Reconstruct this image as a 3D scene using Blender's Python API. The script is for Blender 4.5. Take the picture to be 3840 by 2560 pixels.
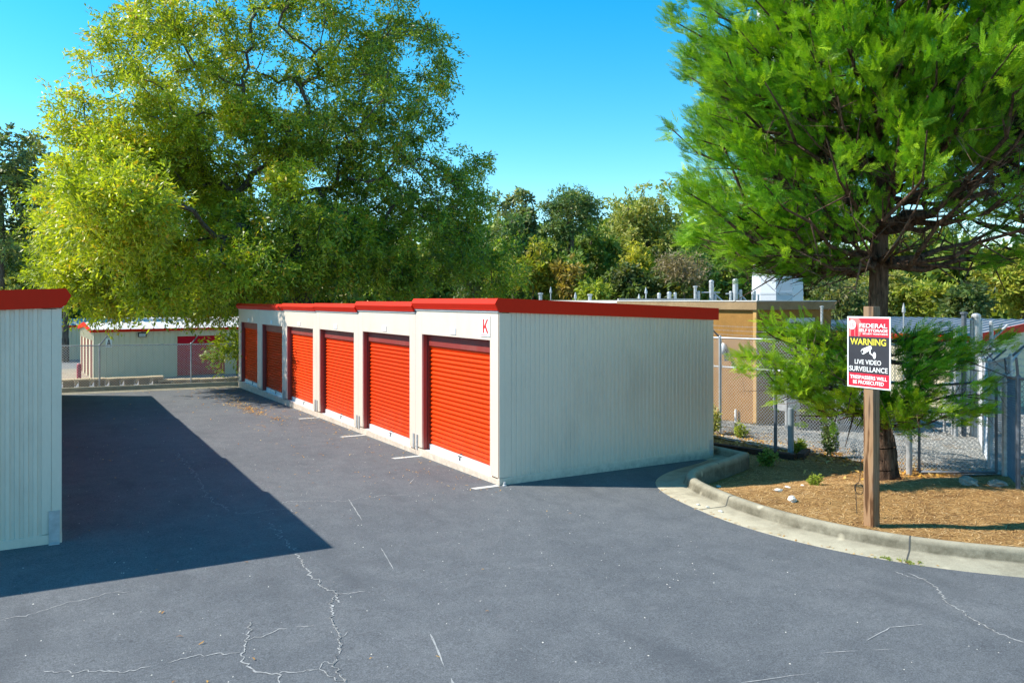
import bpy, bmesh, math, random
import numpy as np
from mathutils import Vector, Matrix
from mathutils.geometry import tessellate_polygon
random.seed(7); RNG = np.random.default_rng(7)
S = bpy.context.scene
COL = S.collection
for o in list(bpy.data.objects): bpy.data.objects.remove(o)

# ------------------------------------------------------------------ camera, sky, sun, exposure
TH = math.radians(31.57)
FWD = Vector((math.sin(TH), math.cos(TH), 0))
cam = bpy.data.cameras.new("camera"); camo = bpy.data.objects.new("camera", cam); COL.objects.link(camo)
camo.location = (-5.85, -9.90, 2.81)
camo.rotation_euler = (math.radians(90), 0, -TH)
cam.sensor_width = 36.0; cam.lens = 36.0 * 2840 / 3840
cam.shift_y = -(1280 - 1125) / 3840
cam.clip_start = 0.05; cam.clip_end = 2000
S.camera = camo

SUN_TRAVEL = Vector((2.42, -1.64, -2.75)).normalized()
SUN_EL = math.asin(-SUN_TRAVEL.z)
SUN_AZ = math.atan2(-SUN_TRAVEL.x, -SUN_TRAVEL.y)      # clockwise from +Y
W = bpy.data.worlds.new("World"); S.world = W; W.use_nodes = True
nt = W.node_tree; nt.nodes.clear()
sky = nt.nodes.new("ShaderNodeTexSky"); sky.sky_type = 'NISHITA'; sky.sun_disc = False
sky.sun_elevation = SUN_EL; sky.sun_rotation = SUN_AZ
sky.air_density = 1.0; sky.dust_density = 0.15; sky.ozone_density = 1.6; sky.altitude = 100
hs = nt.nodes.new("ShaderNodeHueSaturation"); hs.inputs['Hue'].default_value = 0.482
hs.inputs['Saturation'].default_value = 1.52; hs.inputs['Value'].default_value = 1.0
bg = nt.nodes.new("ShaderNodeBackground"); bg.inputs['Strength'].default_value = 0.15
wo = nt.nodes.new("ShaderNodeOutputWorld")
nt.links.new(sky.outputs[0], hs.inputs['Color']); nt.links.new(hs.outputs[0], bg.inputs['Color'])
nt.links.new(bg.outputs[0], wo.inputs['Surface'])
sl = bpy.data.lights.new("sun", 'SUN'); sl.energy = 4.6; sl.angle = math.radians(0.5); sl.color = (1.0, 0.93, 0.82)
so = bpy.data.objects.new("sun", sl); COL.objects.link(so)
so.rotation_euler = SUN_TRAVEL.to_track_quat('-Z', 'Y').to_euler(); so.location = (-20, 15, 25)
S.view_settings.view_transform = 'Standard'; S.view_settings.look = 'None'
S.view_settings.exposure = 0.78; S.view_settings.gamma = 1.0
S.render.engine = 'CYCLES'
S.cycles.max_bounces = 6; S.cycles.diffuse_bounces = 3; S.cycles.glossy_bounces = 2
S.cycles.transmission_bounces = 3; S.cycles.caustics_reflective = False; S.cycles.caustics_refractive = False

# ------------------------------------------------------------------ helpers
def gz(x, y): return -0.0162 * x - 0.0165 * y

class Mt:
    """small node-tree writer"""
    def __init__(s, name, rough=0.6, metal=0.0, spec=0.5):
        s.m = bpy.data.materials.new(name); s.m.use_nodes = True
        s.t = s.m.node_tree; s.b = s.t.nodes['Principled BSDF']
        s.b.inputs['Roughness'].default_value = rough; s.b.inputs['Metallic'].default_value = metal
        s.b.inputs['Specular IOR Level'].default_value = spec
        s.co = None
    def n(s, typ, **kw):
        nd = s.t.nodes.new(typ)
        for k, v in kw.items():
            if hasattr(nd, k): setattr(nd, k, v)
            else: nd.inputs[k.replace('_', ' ')].default_value = v
        return nd
    def L(s, a, b): s.t.links.new(a, b)
    def coord(s, scale=(1, 1, 1)):
        tc = s.n('ShaderNodeTexCoord'); mp = s.n('ShaderNodeMapping'); mp.inputs['Scale'].default_value = scale
        s.L(tc.outputs['Object'], mp.inputs['Vector']); return mp.outputs[0]
    def noise(s, sc, det=4, rough=.6, scale=(1, 1, 1)):
        nd = s.n('ShaderNodeTexNoise'); nd.inputs['Scale'].default_value = sc
        nd.inputs['Detail'].default_value = det; nd.inputs['Roughness'].default_value = rough
        s.L(s.coord(scale), nd.inputs['Vector']); return nd.outputs['Fac']
    def ramp(s, fac, stops, interp='LINEAR'):
        r = s.n('ShaderNodeValToRGB'); r.color_ramp.interpolation = interp
        e = r.color_ramp.elements
        while len(e) < len(stops): e.new(0.5)
        for i, (p, c) in enumerate(stops):
            e[i].position = p; e[i].color = (*c, 1) if len(c) == 3 else c
        s.L(fac, r.inputs[0]); return r.outputs[0]
    def mix(s, fac, a, b, mode='MIX'):
        m = s.n('ShaderNodeMixRGB'); m.blend_type = mode
        for i, v in ((0, fac), (1, a), (2, b)):
            if isinstance(v, (int, float)): m.inputs[i].default_value = v
            elif isinstance(v, tuple): m.inputs[i].default_value = (*v, 1)
            else: s.L(v, m.inputs[i])
        return m.outputs[0]
    def base(s, c):
        if isinstance(c, tuple): s.b.inputs['Base Color'].default_value = (*c, 1)
        else: s.L(c, s.b.inputs['Base Color'])
        return s
    def bump(s, h, strength=.3, dist=.01):
        b = s.n('ShaderNodeBump'); b.inputs['Strength'].default_value = strength; b.inputs['Distance'].default_value = dist
        s.L(h, b.inputs['Height']); s.L(b.outputs[0], s.b.inputs['Normal']); return s

def simple(name, col, rough=.6, metal=0., var=.12, sc=6, spec=.5, bump=0, bsc=60, scale=(1, 1, 1)):
    M = Mt(name, rough, metal, spec)
    f = M.noise(sc, 5, .6, scale)
    lo = tuple(max(0, c * (1 - var)) for c in col); hi = tuple(c * (1 + var) for c in col)
    M.base(M.ramp(f, [(.3, lo), (.7, hi)]))
    if bump: M.bump(M.noise(bsc, 3, .6), bump, .01)
    return M.m

class MB:
    """collects geometry into one mesh"""
    def __init__(s): s.v = []; s.f = []; s.mi = []; s.cur = 0
    def add(s, vs, fs):
        k = len(s.v); s.v += [tuple(v) for v in vs]; s.f += [tuple(i + k for i in f) for f in fs]; s.mi += [s.cur] * len(fs); return s
    def box(s, a, b, M=None):
        x0, y0, z0 = a; x1, y1, z1 = b
        vs = [Vector(p) for p in ((x0,y0,z0),(x1,y0,z0),(x1,y1,z0),(x0,y1,z0),(x0,y0,z1),(x1,y0,z1),(x1,y1,z1),(x0,y1,z1))]
        if M: vs = [M @ v for v in vs]
        return s.add(vs, [(0,3,2,1),(4,5,6,7),(0,1,5,4),(1,2,6,5),(2,3,7,6),(3,0,4,7)])
    def quad(s, a, b, c, d): return s.add([a, b, c, d], [(0, 1, 2, 3)])
    def tube(s, p, q, r0, r1=None, n=8, cap=True):
        r1 = r0 if r1 is None else r1
        p = Vector(p); q = Vector(q); d = (q - p)
        if d.length < 1e-6: return s
        d.normalize(); u = d.cross(Vector((0, 0, 1)))
        if u.length < 1e-3: u = Vector((1, 0, 0))
        u.normalize(); w = d.cross(u)
        vs = []
        for c, r in ((p, r0), (q, r1)):
            for i in range(n):
                a = 2 * math.pi * i / n; vs.append(c + u * (math.cos(a) * r) + w * (math.sin(a) * r))
        fs = [(i, (i + 1) % n, n + (i + 1) % n, n + i) for i in range(n)]
        if cap: fs += [tuple(range(n - 1, -1, -1)), tuple(range(n, 2 * n))]
        return s.add(vs, fs)
    def path(s, pts, r, n=8):
        for a, b in zip(pts[:-1], pts[1:]): s.tube(a, b, r, r, n)
        return s
    def lathe(s, c, prof, n=16):
        c = Vector(c); vs = []; m = len(prof)
        for r, z in prof:
            for i in range(n):
                a = 2 * math.pi * i / n; vs.append(c + Vector((r * math.cos(a), r * math.sin(a), z)))
        fs = [(j*n+i, j*n+(i+1)%n, (j+1)*n+(i+1)%n, (j+1)*n+i) for j in range(m-1) for i in range(n)]
        fs += [tuple(range(n-1, -1, -1)), tuple((m-1)*n+i for i in range(n))]
        return s.add(vs, fs)
    def prism(s, pts, d):
        """extrude planar 3D polygon by vector d"""
        n = len(pts); d = Vector(d); a = [Vector(p) for p in pts]; b = [p + d for p in a]
        return s.add(a + b, [tuple(range(n-1, -1, -1)), tuple(range(n, 2*n))] + [(i, (i+1)%n, n+(i+1)%n, n+i) for i in range(n)])
    def build(s, name, mat, parent=None, bevel=0, smooth=False, loc=None):
        me = bpy.data.meshes.new(name); me.from_pydata(s.v, [], s.f)
        mats = mat if isinstance(mat, (list, tuple)) else [mat]
        for m in mats: me.materials.append(m)
        if len(mats) > 1: me.polygons.foreach_set('material_index', s.mi)
        bm = bmesh.new(); bm.from_mesh(me); bmesh.ops.recalc_face_normals(bm, faces=bm.faces)
        bm.to_mesh(me); bm.free()
        if smooth: me.polygons.foreach_set('use_smooth', [True] * len(me.polygons))
        o = bpy.data.objects.new(name, me); COL.objects.link(o)
        if bevel:
            b = o.modifiers.new('bevel', 'BEVEL'); b.width = bevel; b.segments = 2; b.limit_method = 'ANGLE'
        if parent: o.parent = parent
        return o

def np_mesh(name, V, F, mat, parent=None, attrs=None, smooth=False):
    """V (n,3), F (m,k) all faces the same size"""
    me = bpy.data.meshes.new(name); n = len(V); m, k = F.shape
    me.vertices.add(n); me.vertices.foreach_set('co', np.ascontiguousarray(V, dtype=np.float32).ravel())
    me.loops.add(m * k); me.loops.foreach_set('vertex_index', np.ascontiguousarray(F, dtype=np.int32).ravel())
    me.polygons.add(m); me.polygons.foreach_set('loop_start', np.arange(0, m * k, k, dtype=np.int32))
    me.polygons.foreach_set('loop_total', np.full(m, k, dtype=np.int32))
    if smooth: me.polygons.foreach_set('use_smooth', np.ones(m, dtype=bool))
    me.update(calc_edges=True)
    for nm, arr in (attrs or {}).items():
        a = me.attributes.new(nm, 'FLOAT', 'POINT'); a.data.foreach_set('value', np.ascontiguousarray(arr, dtype=np.float32))
    mats = mat if isinstance(mat, (list, tuple)) else [mat]
    for mm in mats: me.materials.append(mm)
    o = bpy.data.objects.new(name, me); COL.objects.link(o)
    if parent: o.parent = parent
    return o

def thing(name, label, cat, loc=(0, 0, 0), group=None):
    o = bpy.data.objects.new(name, None); o.empty_display_size = .2; COL.objects.link(o)
    o['label'] = label; o['category'] = cat
    if group: o['group'] = group
    return o
def tag(o, label, cat, group=None, kind=None):
    o['label'] = label; o['category'] = cat
    if group: o['group'] = group
    if kind: o['kind'] = kind
    return o
def struct(o): o['kind'] = 'structure'; return o
def copy_tree(o, parent=None, loc=None):
    c = o.copy(); COL.objects.link(c)
    if parent: c.parent = parent
    if loc is not None: c.location = loc
    for ch in list(o.children): copy_tree(ch, c)
    return c

# ------------------------------------------------------------------ materials
def mat_asphalt():
    M = Mt('asphalt', .88, 0, .25)
    big = M.noise(.35, 5, .62); mid = M.noise(3.5, 5, .6); fine = M.noise(90, 3, .7)
    c = M.ramp(big, [(.3, (.088, .098, .109)), (.5, (.112, .122, .132)), (.72, (.142, .150, .158))])
    c = M.mix(.35, c, M.ramp(mid, [(.3, (.10, .103, .113)), (.7, (.178, .182, .188))]), 'MIX')
    c = M.mix(.55, c, M.ramp(fine, [(.3, (.2, .2, .21)), (.5, (1, 1, 1)), (.7, (2.0, 2.0, 2.0))]), 'MULTIPLY')
    c = M.mix(.4, c, M.ramp(M.noise(28, 5, .8), [(.3, (.5, .5, .5)), (.5, (1, 1, 1)), (.7, (1.5, 1.5, 1.5))]), 'MULTIPLY')
    v = M.n('ShaderNodeTexVoronoi'); v.inputs['Scale'].default_value = 14; M.L(M.coord(), v.inputs['Vector'])
    sp = M.ramp(v.outputs['Distance'], [(.0, (1, 1, 1)), (.05, (1, 1, 1)), (.085, (0, 0, 0))])
    sel = M.ramp(v.outputs['Color'], [(.70, (0, 0, 0)), (.76, (1, 1, 1))])
    c = M.mix(M.mix(1., sp, sel, 'MULTIPLY'), c, (.42, .41, .40))
    v2 = M.n('ShaderNodeTexVoronoi'); v2.inputs['Scale'].default_value = 5; M.L(M.coord((1.0, .8, 1)), v2.inputs['Vector'])
    sp2 = M.ramp(v2.outputs['Distance'], [(.0, (1, 1, 1)), (.06, (.8, .8, .8)), (.12, (0, 0, 0))])
    sel2 = M.ramp(v2.outputs['Color'], [(.72, (0, 0, 0)), (.8, (1, 1, 1))])
    c = M.mix(M.mix(.45, (0, 0, 0), M.mix(1., sp2, sel2, 'MULTIPLY')), c, (.03, .03, .035))
    c = M.mix(M.ramp(M.noise(.9, 4, .6, (1.6, .5, 1)), [(.55, (0, 0, 0)), (.72, (.5, .5, .5))]), c, (.070, .076, .086))
    sc = M.noise(2.2, 7, .75, (1, 2.2, 1))
    c = M.mix(M.ramp(sc, [(.60, (0, 0, 0)), (.78, (.5, .5, .5))]), c, (.22, .22, .225))
    M.base(c); M.bump(M.noise(140, 4, .7), .75, .006)
    return M.m
def mat_concrete(name, col=(.33, .30, .24), dark=(.12, .105, .08), attr=False):
    M = Mt(name, .9, 0, .2)
    c = M.ramp(M.noise(5, 6, .65), [(.25, tuple(k * .8 for k in col)), (.6, col), (.8, tuple(min(1, k * 1.2) for k in col))])
    c = M.mix(M.ramp(M.noise(1.7, 6, .75), [(.5, (0, 0, 0)), (.72, (.75, .75, .75))]), c, dark)
    c = M.mix(.5, c, M.ramp(M.noise(110, 3, .7), [(.3, (.55, .55, .55)), (.6, (1.1, 1.1, 1.1))]), 'MULTIPLY')
    if attr:
        a = M.n('ShaderNodeAttribute'); a.attribute_name = 'dirt'
        f = M.mix(1., M.ramp(M.noise(2.6, 6, .75), [(.25, (.25, .25, .25)), (.6, (1, 1, 1))]), a.outputs['Fac'], 'MULTIPLY')
        c = M.mix(f, c, (.085, .075, .05))
        v = M.n('ShaderNodeTexVoronoi'); v.inputs['Scale'].default_value = 2.2; M.L(M.coord(), v.inputs['Vector'])
        c = M.mix(M.ramp(v.outputs['Distance'], [(.05, (.8, .8, .8)), (.13, (0, 0, 0))]), c, (.55, .49, .36))
    M.base(c); M.bump(M.noise(70, 4, .7), .5, .008); return M.m
def mat_mulch():
    M = Mt('pine_straw_ground', .95, 0, .1)
    c = M.ramp(M.noise(3, 6, .7), [(.3, (.23, .12, .05)), (.5, (.40, .235, .095)), (.75, (.55, .35, .15))])
    c = M.mix(.7, c, M.ramp(M.noise(85, 3, .7, (1, .35, 1)), [(.3, (.3, .26, .2)), (.65, (1.3, 1.25, 1.1))]), 'MULTIPLY')
    M.base(c); M.bump(M.noise(60, 4, .75, (1, .4, 1)), 1, .03); return M.m
def mat_gravel():
    M = Mt('gravel', .9, 0, .2)
    v = M.n('ShaderNodeTexVoronoi'); v.inputs['Scale'].default_value = 24; M.L(M.coord(), v.inputs['Vector'])
    c = M.ramp(v.outputs['Color'], [(.1, (.13, .13, .125)), (.5, (.27, .27, .25)), (.9, (.45, .44, .40))])
    c = M.mix(M.ramp(M.noise(1.4, 5, .7), [(.52, (0, 0, 0)), (.7, (.7, .7, .7))]), c, (.30, .20, .10))
    M.base(c); M.bump(v.outputs['Distance'], 1, .03); return M.m
def mat_leaf(name, stops, hues, trans=.35, rough=.5, spec=.5):
    """per-leaf attribute 'tint' picks within the ramp, 'hue' moves towards the second ramp (autumn colours; on the oak also painted sunlight)"""
    M = Mt(name, rough, 0, spec)
    a = M.n('ShaderNodeAttribute'); a.attribute_name = 'tint'
    h = M.n('ShaderNodeAttribute'); h.attribute_name = 'hue'
    c1 = M.ramp(a.outputs['Fac'], stops); c2 = M.ramp(a.outputs['Fac'], hues)
    c = M.mix(h.outputs['Fac'], c1, c2)
    M.base(c)
    tr = M.n('ShaderNodeBsdfTranslucent'); M.L(M.mix(1., c, (1.25, 1.35, .55), 'MULTIPLY'), tr.inputs['Color'])
    mx = M.n('ShaderNodeMixShader'); mx.inputs[0].default_value = trans
    M.L(M.b.outputs[0], mx.inputs[1]); M.L(tr.outputs[0], mx.inputs[2])
    M.L(mx.outputs[0], M.t.nodes['Material Output'].inputs['Surface'])
    return M.m
def mat_bark(name, a, b):
    M = Mt(name, .95, 0, .1)
    f = M.noise(14, 6, .7, (1, 1, .18))
    M.base(M.ramp(f, [(.35, a), (.62, b)])); M.bump(f, 1, .05); return M.m
def mat_wood():
    M = Mt('weathered_timber', .85, 0, .2)
    w = M.n('ShaderNodeTexWave'); w.wave_type = 'BANDS'; w.bands_direction = 'X'
    w.inputs['Scale'].default_value = 7; w.inputs['Distortion'].default_value = 9; w.inputs['Detail'].default_value = 3
    w.inputs['Detail Scale'].default_value = 1.2
    mp = M.coord((1.6, 1.6, .16)); M.L(mp, w.inputs['Vector'])
    c = M.ramp(w.outputs['Fac'], [(.1, (.10, .048, .022)), (.45, (.22, .115, .055)), (.9, (.34, .20, .105))])
    c = M.mix(M.ramp(M.noise(3, 5, .7, (1, 1, .25)), [(.45, (0, 0, 0)), (.75, (.8, .8, .8))]), c, (.25, .20, .155))
    M.base(c); M.bump(w.outputs['Fac'], .4, .004); return M.m
def mat_stucco(name, col):
    M = Mt(name, .95, 0, .1)
    c = M.ramp(M.noise(2.2, 5, .7), [(.3, tuple(k * .85 for k in col)), (.7, tuple(k * 1.1 for k in col))])
    c = M.mix(.5, c, M.ramp(M.noise(45, 3, .7), [(.3, (.6, .6, .6)), (.65, (1.15, 1.15, 1.15))]), 'MULTIPLY')
    M.base(c); M.bump(M.noise(60, 4, .8), .8, .02); return M.m
def mat_paint(name, col, rough=.4, dirt=(.25, .22, .18), amt=.3, spec=.5, wavy=.05):
    M = Mt(name, rough, 0, spec)
    c = M.mix(M.ramp(M.noise(1.2, 7, .75, (1, 1, .35)), [(.5, (0, 0, 0)), (.85, (amt, amt, amt))]), col, dirt)
    if name == 'beige_painted_steel':
        tc = M.n('ShaderNodeTexCoord'); sp = M.n('ShaderNodeSeparateXYZ'); M.L(tc.outputs['Object'], sp.inputs[0])
        c = M.mix(M.mix(1., M.ramp(sp.outputs['Z'], [(.0, (.55, .55, .55)), (.16, (0, 0, 0))]), M.ramp(M.noise(7, 6, .8), [(.4, (0, 0, 0)), (.6, (1, 1, 1))]), 'MULTIPLY'), c, (.36, .31, .24))
    if name == 'red_painted_steel':
        oi = M.n('ShaderNodeObjectInfo'); c = M.mix(1., c, M.ramp(oi.outputs['Random'], [(0, (.86, .80, .9)), (1, (1.0, 1.12, 1.1))]), 'MULTIPLY')
        tc = M.n('ShaderNodeTexCoord'); sp = M.n('ShaderNodeSeparateXYZ'); M.L(tc.outputs['Object'], sp.inputs[0])
        c = M.mix(M.mix(1., M.ramp(sp.outputs['Z'], [(.1, (.5, .5, .5)), (.7, (0, 0, 0))]), M.ramp(M.noise(5, 6, .8, (1, 1, .4)), [(.4, (0, 0, 0)), (.65, (1, 1, 1))]), 'MULTIPLY'), c, (.45, .10, .05))
    c = M.mix(.25, c, M.ramp(M.noise(30, 4, .7, (1, 1, .3)), [(.3, (.85, .85, .85)), (.7, (1.08, 1.08, 1.08))]), 'MULTIPLY')
    M.base(c); M.bump(M.noise(2.5, 2, .5), wavy, .05); return M.m

A_ASPH = mat_asphalt(); A_CURB = mat_concrete('curb_concrete', (.43, .39, .29), (.20, .175, .12), True)
A_CONC = mat_concrete('pale_concrete', (.42, .37, .28)); A_MULCH = mat_mulch(); A_GRAVEL = mat_gravel()
A_WALL = mat_paint('beige_painted_steel', (.74, .625, .515)); A_WALL2 = mat_paint('beige_panel', (.68, .61, .43), .55)
A_BLOCK = mat_concrete('tan_block', (.62, .50, .33), (.40, .31, .2))
A_RED = mat_paint('red_painted_steel', (.82, .052, .001), .5, (.55, .04, .004), .35, .1)
A_FASC = mat_paint('red_trim', (.68, .022, .006), .55, (.42, .04, .02), .2, .12)
A_JAMB = mat_paint('brick_red_steel', (.36, .065, .055), .5)
A_RED2 = mat_paint('crimson_door', (.56, .008, .025), .5, (.3, .02, .03), .3, .2)
A_DKRED = mat_paint('shadow_box_steel', (.26, .03, .022), .5)
A_WHITE = simple('white_steel', (.80, .79, .76), .4, 0, .05)
A_GALV = simple('galvanised_steel', (.48, .50, .52), .42, .35, .18, 12)
A_DGALV = simple('dark_weathered_steel', (.13, .15, .18), .5, .3, .2, 12)
A_ROOF = simple('metal_roof', (.60, .58, .55), .6, .0, .12, 1.5)
A_BLACK = simple('black_plastic', (.02, .02, .022), .4)
A_PLATE = simple('white_plate', (.82, .82, .82), .4, 0, .03)
A_SEAM = simple('dark_seam', (.08, .08, .075), .9)
A_SEAMG = simple('grey_seam', (.42, .41, .38), .8)
A_BEAM = simple('stucco_edge', (.50, .30, .10), .9, 0, .1)
A_TAN = mat_stucco('tan_stucco', (.35, .185, .055)); A_TAN2 = mat_stucco('tan_roof_edge', (.36, .25, .14))
A_WOOD = mat_wood(); A_TIMBER = simple('creosote_timber', (.055, .032, .024), .9, 0, .4, 9, .3, .5)
A_STONE = simple('white_quartz', (.72, .68, .60), .7, 0, .2, 18, .4, .6, 30)
A_ROCK = simple('grey_boulder', (.30, .28, .24), .9, 0, .35, 6, .2, .8, 14)
A_ORANGE = simple('orange_marker', (.80, .10, .015), .5, 0, .06)
A_BOLL = simple('red_bollard_paint', (.55, .03, .06), .4, 0, .08)
A_LINE = simple('road_paint', (.68, .66, .60), .8, 0, .25, 25)
A_CRACK = simple('crack_edge', (.34, .34, .335), .95, 0, .4, 30)
A_CRACKD = simple('crack_core', (.07, .07, .07), .95)
A_POLE = simple('monopole_steel', (.62, .66, .72), .5, .1, .05, 1)
A_BARK = mat_bark('oak_bark', (.045, .036, .03), (.17, .145, .12))
A_BARKC = mat_bark('cypress_bark', (.035, .022, .016), (.20, .125, .085))
A_TWIG = simple('dead_twig', (.14, .085, .055), .95, 0, .4, 9)

# ------------------------------------------------------------------ ground, terrain
toe = [(4.86, 14.0), (4.86, 6.0), (4.80, 2.0), (4.72, -.42), (4.13, -.66), (3.49, -.84), (2.97, -1.03), (2.52, -1.34), (2.24, -1.78),
       (2.04, -2.40), (1.91, -3.0), (1.86, -3.5), (1.89, -4.1), (2.02, -4.68), (2.27, -5.25), (2.62, -5.75), (3.1, -6.25), (4.0, -6.95),
       (6, -8), (9, -9), (14, -9.6), (30, -10)]
def smooth_path(P, keep, k=4):
    P = [Vector((*p, 0)) for p in P]; out = []
    for i in range(len(P) - 1):
        p0 = P[max(i-1, 0)] if i != keep else P[i]; p1 = P[i]; p2 = P[i+1]; p3 = P[min(i+2, len(P)-1)] if i + 1 != keep else P[i+1]
        for j in range(k):
            t = j / k
            out.append(.5 * ((2*p1) + (-p0+p2)*t + (2*p0-5*p1+4*p2-p3)*t*t + (-p0+3*p1-3*p2+p3)*t**3))
    out.append(P[-1]); return out
toeS = smooth_path(toe, 3)
def offset(P, d):
    """d > 0 = to the left of travel"""
    out = []
    for i, p in enumerate(P):
        a = (P[i] - P[i-1]).normalized() if i else None
        b = (P[i+1] - P[i]).normalized() if i < len(P) - 1 else None
        a = a or b; b = b or a
        na = Vector((-a.y, a.x, 0)); nb = Vector((-b.y, b.x, 0)); n = (na + nb)
        n = n / max(.35, n.dot(na)) if n.length > 1e-3 else na
        out.append(p + n * d)
    return out
prof = [(-.43, -.05), (-.43, .006), (-.02, .018), (.0, .035), (.02, .10), (.035, .138), (.065, .152), (.11, .155), (.155, .146), (.178, .12), (.188, .05), (.188, -.4)]
rows = [offset(toeS, d) for d, z in prof]
V = []; 
for (d, z), row in zip(prof, rows):
    for p in row: V.append((p.x, p.y, gz(p.x, p.y) + z))
nP = len(toeS)
F = np.array([(j*nP+i, j*nP+i+1, (j+1)*nP+i+1, (j+1)*nP+i) for j in range(len(prof)-1) for i in range(nP-1)])
curb = struct(np_mesh('kerb', np.array(V), F, A_CURB, None, {'dirt': np.repeat([.2, .0, .35, .95, .85, .45, .15, .1, .1, .3, .8, .9], nP)}, smooth=True))
mb = MB()   # expansion joints across kerb and gutter
acc = 0; nxt = 1.3
for i in range(12, nP - 1):
    seg = (toeS[i+1] - toeS[i]).length; acc += seg
    if acc > nxt:
        nxt += 2.6
        t = (toeS[i+1] - toeS[i]).normalized() * .007
        for j in range(1, len(prof) - 2):
            a = rows[j][i]; b = rows[j+1][i]; za = gz(a.x, a.y) + prof[j][1] + .0035; zb = gz(b.x, b.y) + prof[j+1][1] + .0035
            if j >= 2: a = a - (rows[8][i]-rows[2][i]).normalized()*.003; b = b - (rows[8][i]-rows[2][i]).normalized()*.003
            mb.quad((a.x-t.x, a.y-t.y, za), (a.x+t.x, a.y+t.y, za), (b.x+t.x, b.y+t.y, zb), (b.x-t.x, b.y-t.y, zb))
struct(mb.build('kerb_joint', A_SEAM))

outer = offset(toeS, -.40)
poly = [(-60, -60), (60, -60), (60, -10.4)] + [(p.x, p.y) for p in reversed(outer)] + [(4.6, 19.2), (-60, 19.2)]
tri = tessellate_polygon([[Vector((x, y, 0)) for x, y in poly]])
mb = MB(); mb.v = [(x, y, gz(x, y)) for x, y in poly]; mb.f = [tuple(t) for t in tri]; mb.mi = [0]*len(mb.f)
struct(mb.build('asphalt_yard', A_ASPH))

from mathutils import noise as mnoise
def sm(a, b, x): t = min(1, max(0, (x - a) / (b - a))); return t * t * (3 - 2 * t)
from mathutils import noise as mnoise
def mz(x, y):
    u = y + .35 * (x - 2.3)
    z = gz(x, y) + .13 - .25 * sm(-2.7, -.7, u) if y < 14 else gz(x, y) - .12
    z -= .028 * max(0, x - 8.5)
    return z
def grid(x0, x1, y0, y1, step, inside, zf, name, mat):
    nx = int((x1-x0)/step)+1; ny = int((y1-y0)/step)+1
    V = []; ok = []
    for j in range(ny):
        for i in range(nx):
            x = x0+i*step; y = y0+j*step; V.append((x, y, zf(x, y))); ok.append(inside(x, y))
    F = [(j*nx+i, j*nx+i+1, (j+1)*nx+i+1, (j+1)*nx+i) for j in range(ny-1) for i in range(nx-1)
         if ok[j*nx+i] and ok[j*nx+i+1] and ok[(j+1)*nx+i] and ok[(j+1)*nx+i+1]]
    return np_mesh(name, np.array(V), np.array(F), mat, smooth=True)
innerP = [(p.x, p.y) for p in offset(toeS, .10)] + [(60, -10), (60, 14)]
def in_island(x, y):
    c = False; n = len(innerP); j = n - 1
    for i in range(n):
        xi, yi = innerP[i]; xj, yj = innerP[j]
        if (yi > y) != (yj > y) and x < (xj-xi)*(y-yi)/(yj-yi)+xi: c = not c
        j = i
    return c
def mzn(x, y):
    return mz(x, y) + .022*mnoise.noise(Vector((x*1.3, y*1.3, 0))) + .012*mnoise.noise(Vector((x*5, y*5, 3))) - .01
struct(grid(1.5, 12.0, -9.9, 3.6, .075, in_island, mzn, 'mulch_bed', A_MULCH))
def in_gravel(x, y):
    w = .25*mnoise.noise(Vector((x*1.5, y*1.5, 9)))
    edge = 7.15 + w - .35*sm(-1.5, 1, y) if y < 3 else 5.0
    return x > edge and y > -4.3 + w - .35*(x-7) and x < 60
struct(grid(4.8, 60, -22, 14, .3, lambda x, y: in_island(x, y) and ((x > 7.4 and y > -3.2-.35*(x-7)) or y > 3.3 or x > 11.8), lambda x, y: mz(x, y)+.012, 'gravel_yard', A_GRAVEL))
struct(grid(6.4, 12.3, -6, 4, .06, lambda x, y: in_gravel(x, y), lambda x, y: mz(x, y)+.020+.006*mnoise.noise(Vector((x*9, y*9, 0))), 'gravel_edge', A_GRAVEL))
# lower yard and land to the horizon
A_LAND = simple('rough_ground', (.10, .095, .05), .95, 0, .35, .6)
mb = MB(); mb.box((-500, -500, -5.0), (600, 700, -4.2)); struct(mb.build('land', A_LAND))
mb = MB(); mb.box((-60, 19.9, -2.5), (12, 78, -1.68)); struct(mb.build('lower_yard', simple('pale_asphalt', (.20, .20, .20), .9, 0, .15, 2)))
mb = MB(); mb.prism([(-60, 19.2, -.03-.35), (-60, 20.3, -.4), (-60, 22.2, -1.69), (-60, 19.2, -1.69)], (66, 0, -.9)); struct(mb.build('bank', A_LAND))
mb = MB(); mb.prism([(60, -60, -1.6), (60, 14.1, -2.2), (600, 14.1, -4.0), (600, -60, -4.0)], (0, 0, -.5)); struct(mb.build('field', A_LAND))
mb = MB(); mb.prism([(4.9, 14, -.45), (60, 14, -1.9), (60, 34, -4.1), (12, 34, -4.1), (4.9, 20, -1.7)], (0, 0, -.4)); struct(mb.build('slope', A_LAND))

# far kerb and gutter at the end of the aisle
mb = MB()
def zz(x, y, d): return gz(x, y) + d
x0, x1 = -60, 4.8
prf = [(18.25, .004), (18.85, .016), (18.87, .10), (18.9, .15), (19.02, .16), (19.05, .12), (19.06, -.4), (18.25, -.4)]
mb.add([(x0, y, gz(x0, y)+d) for y, d in prf] + [(x1, y, gz(x1, y)+d) for y, d in prf],
       [(i, (i+1) % 8, 8+(i+1) % 8, 8+i) for i in range(8)])
struct(mb.build('far_kerb', A_CURB))

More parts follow.
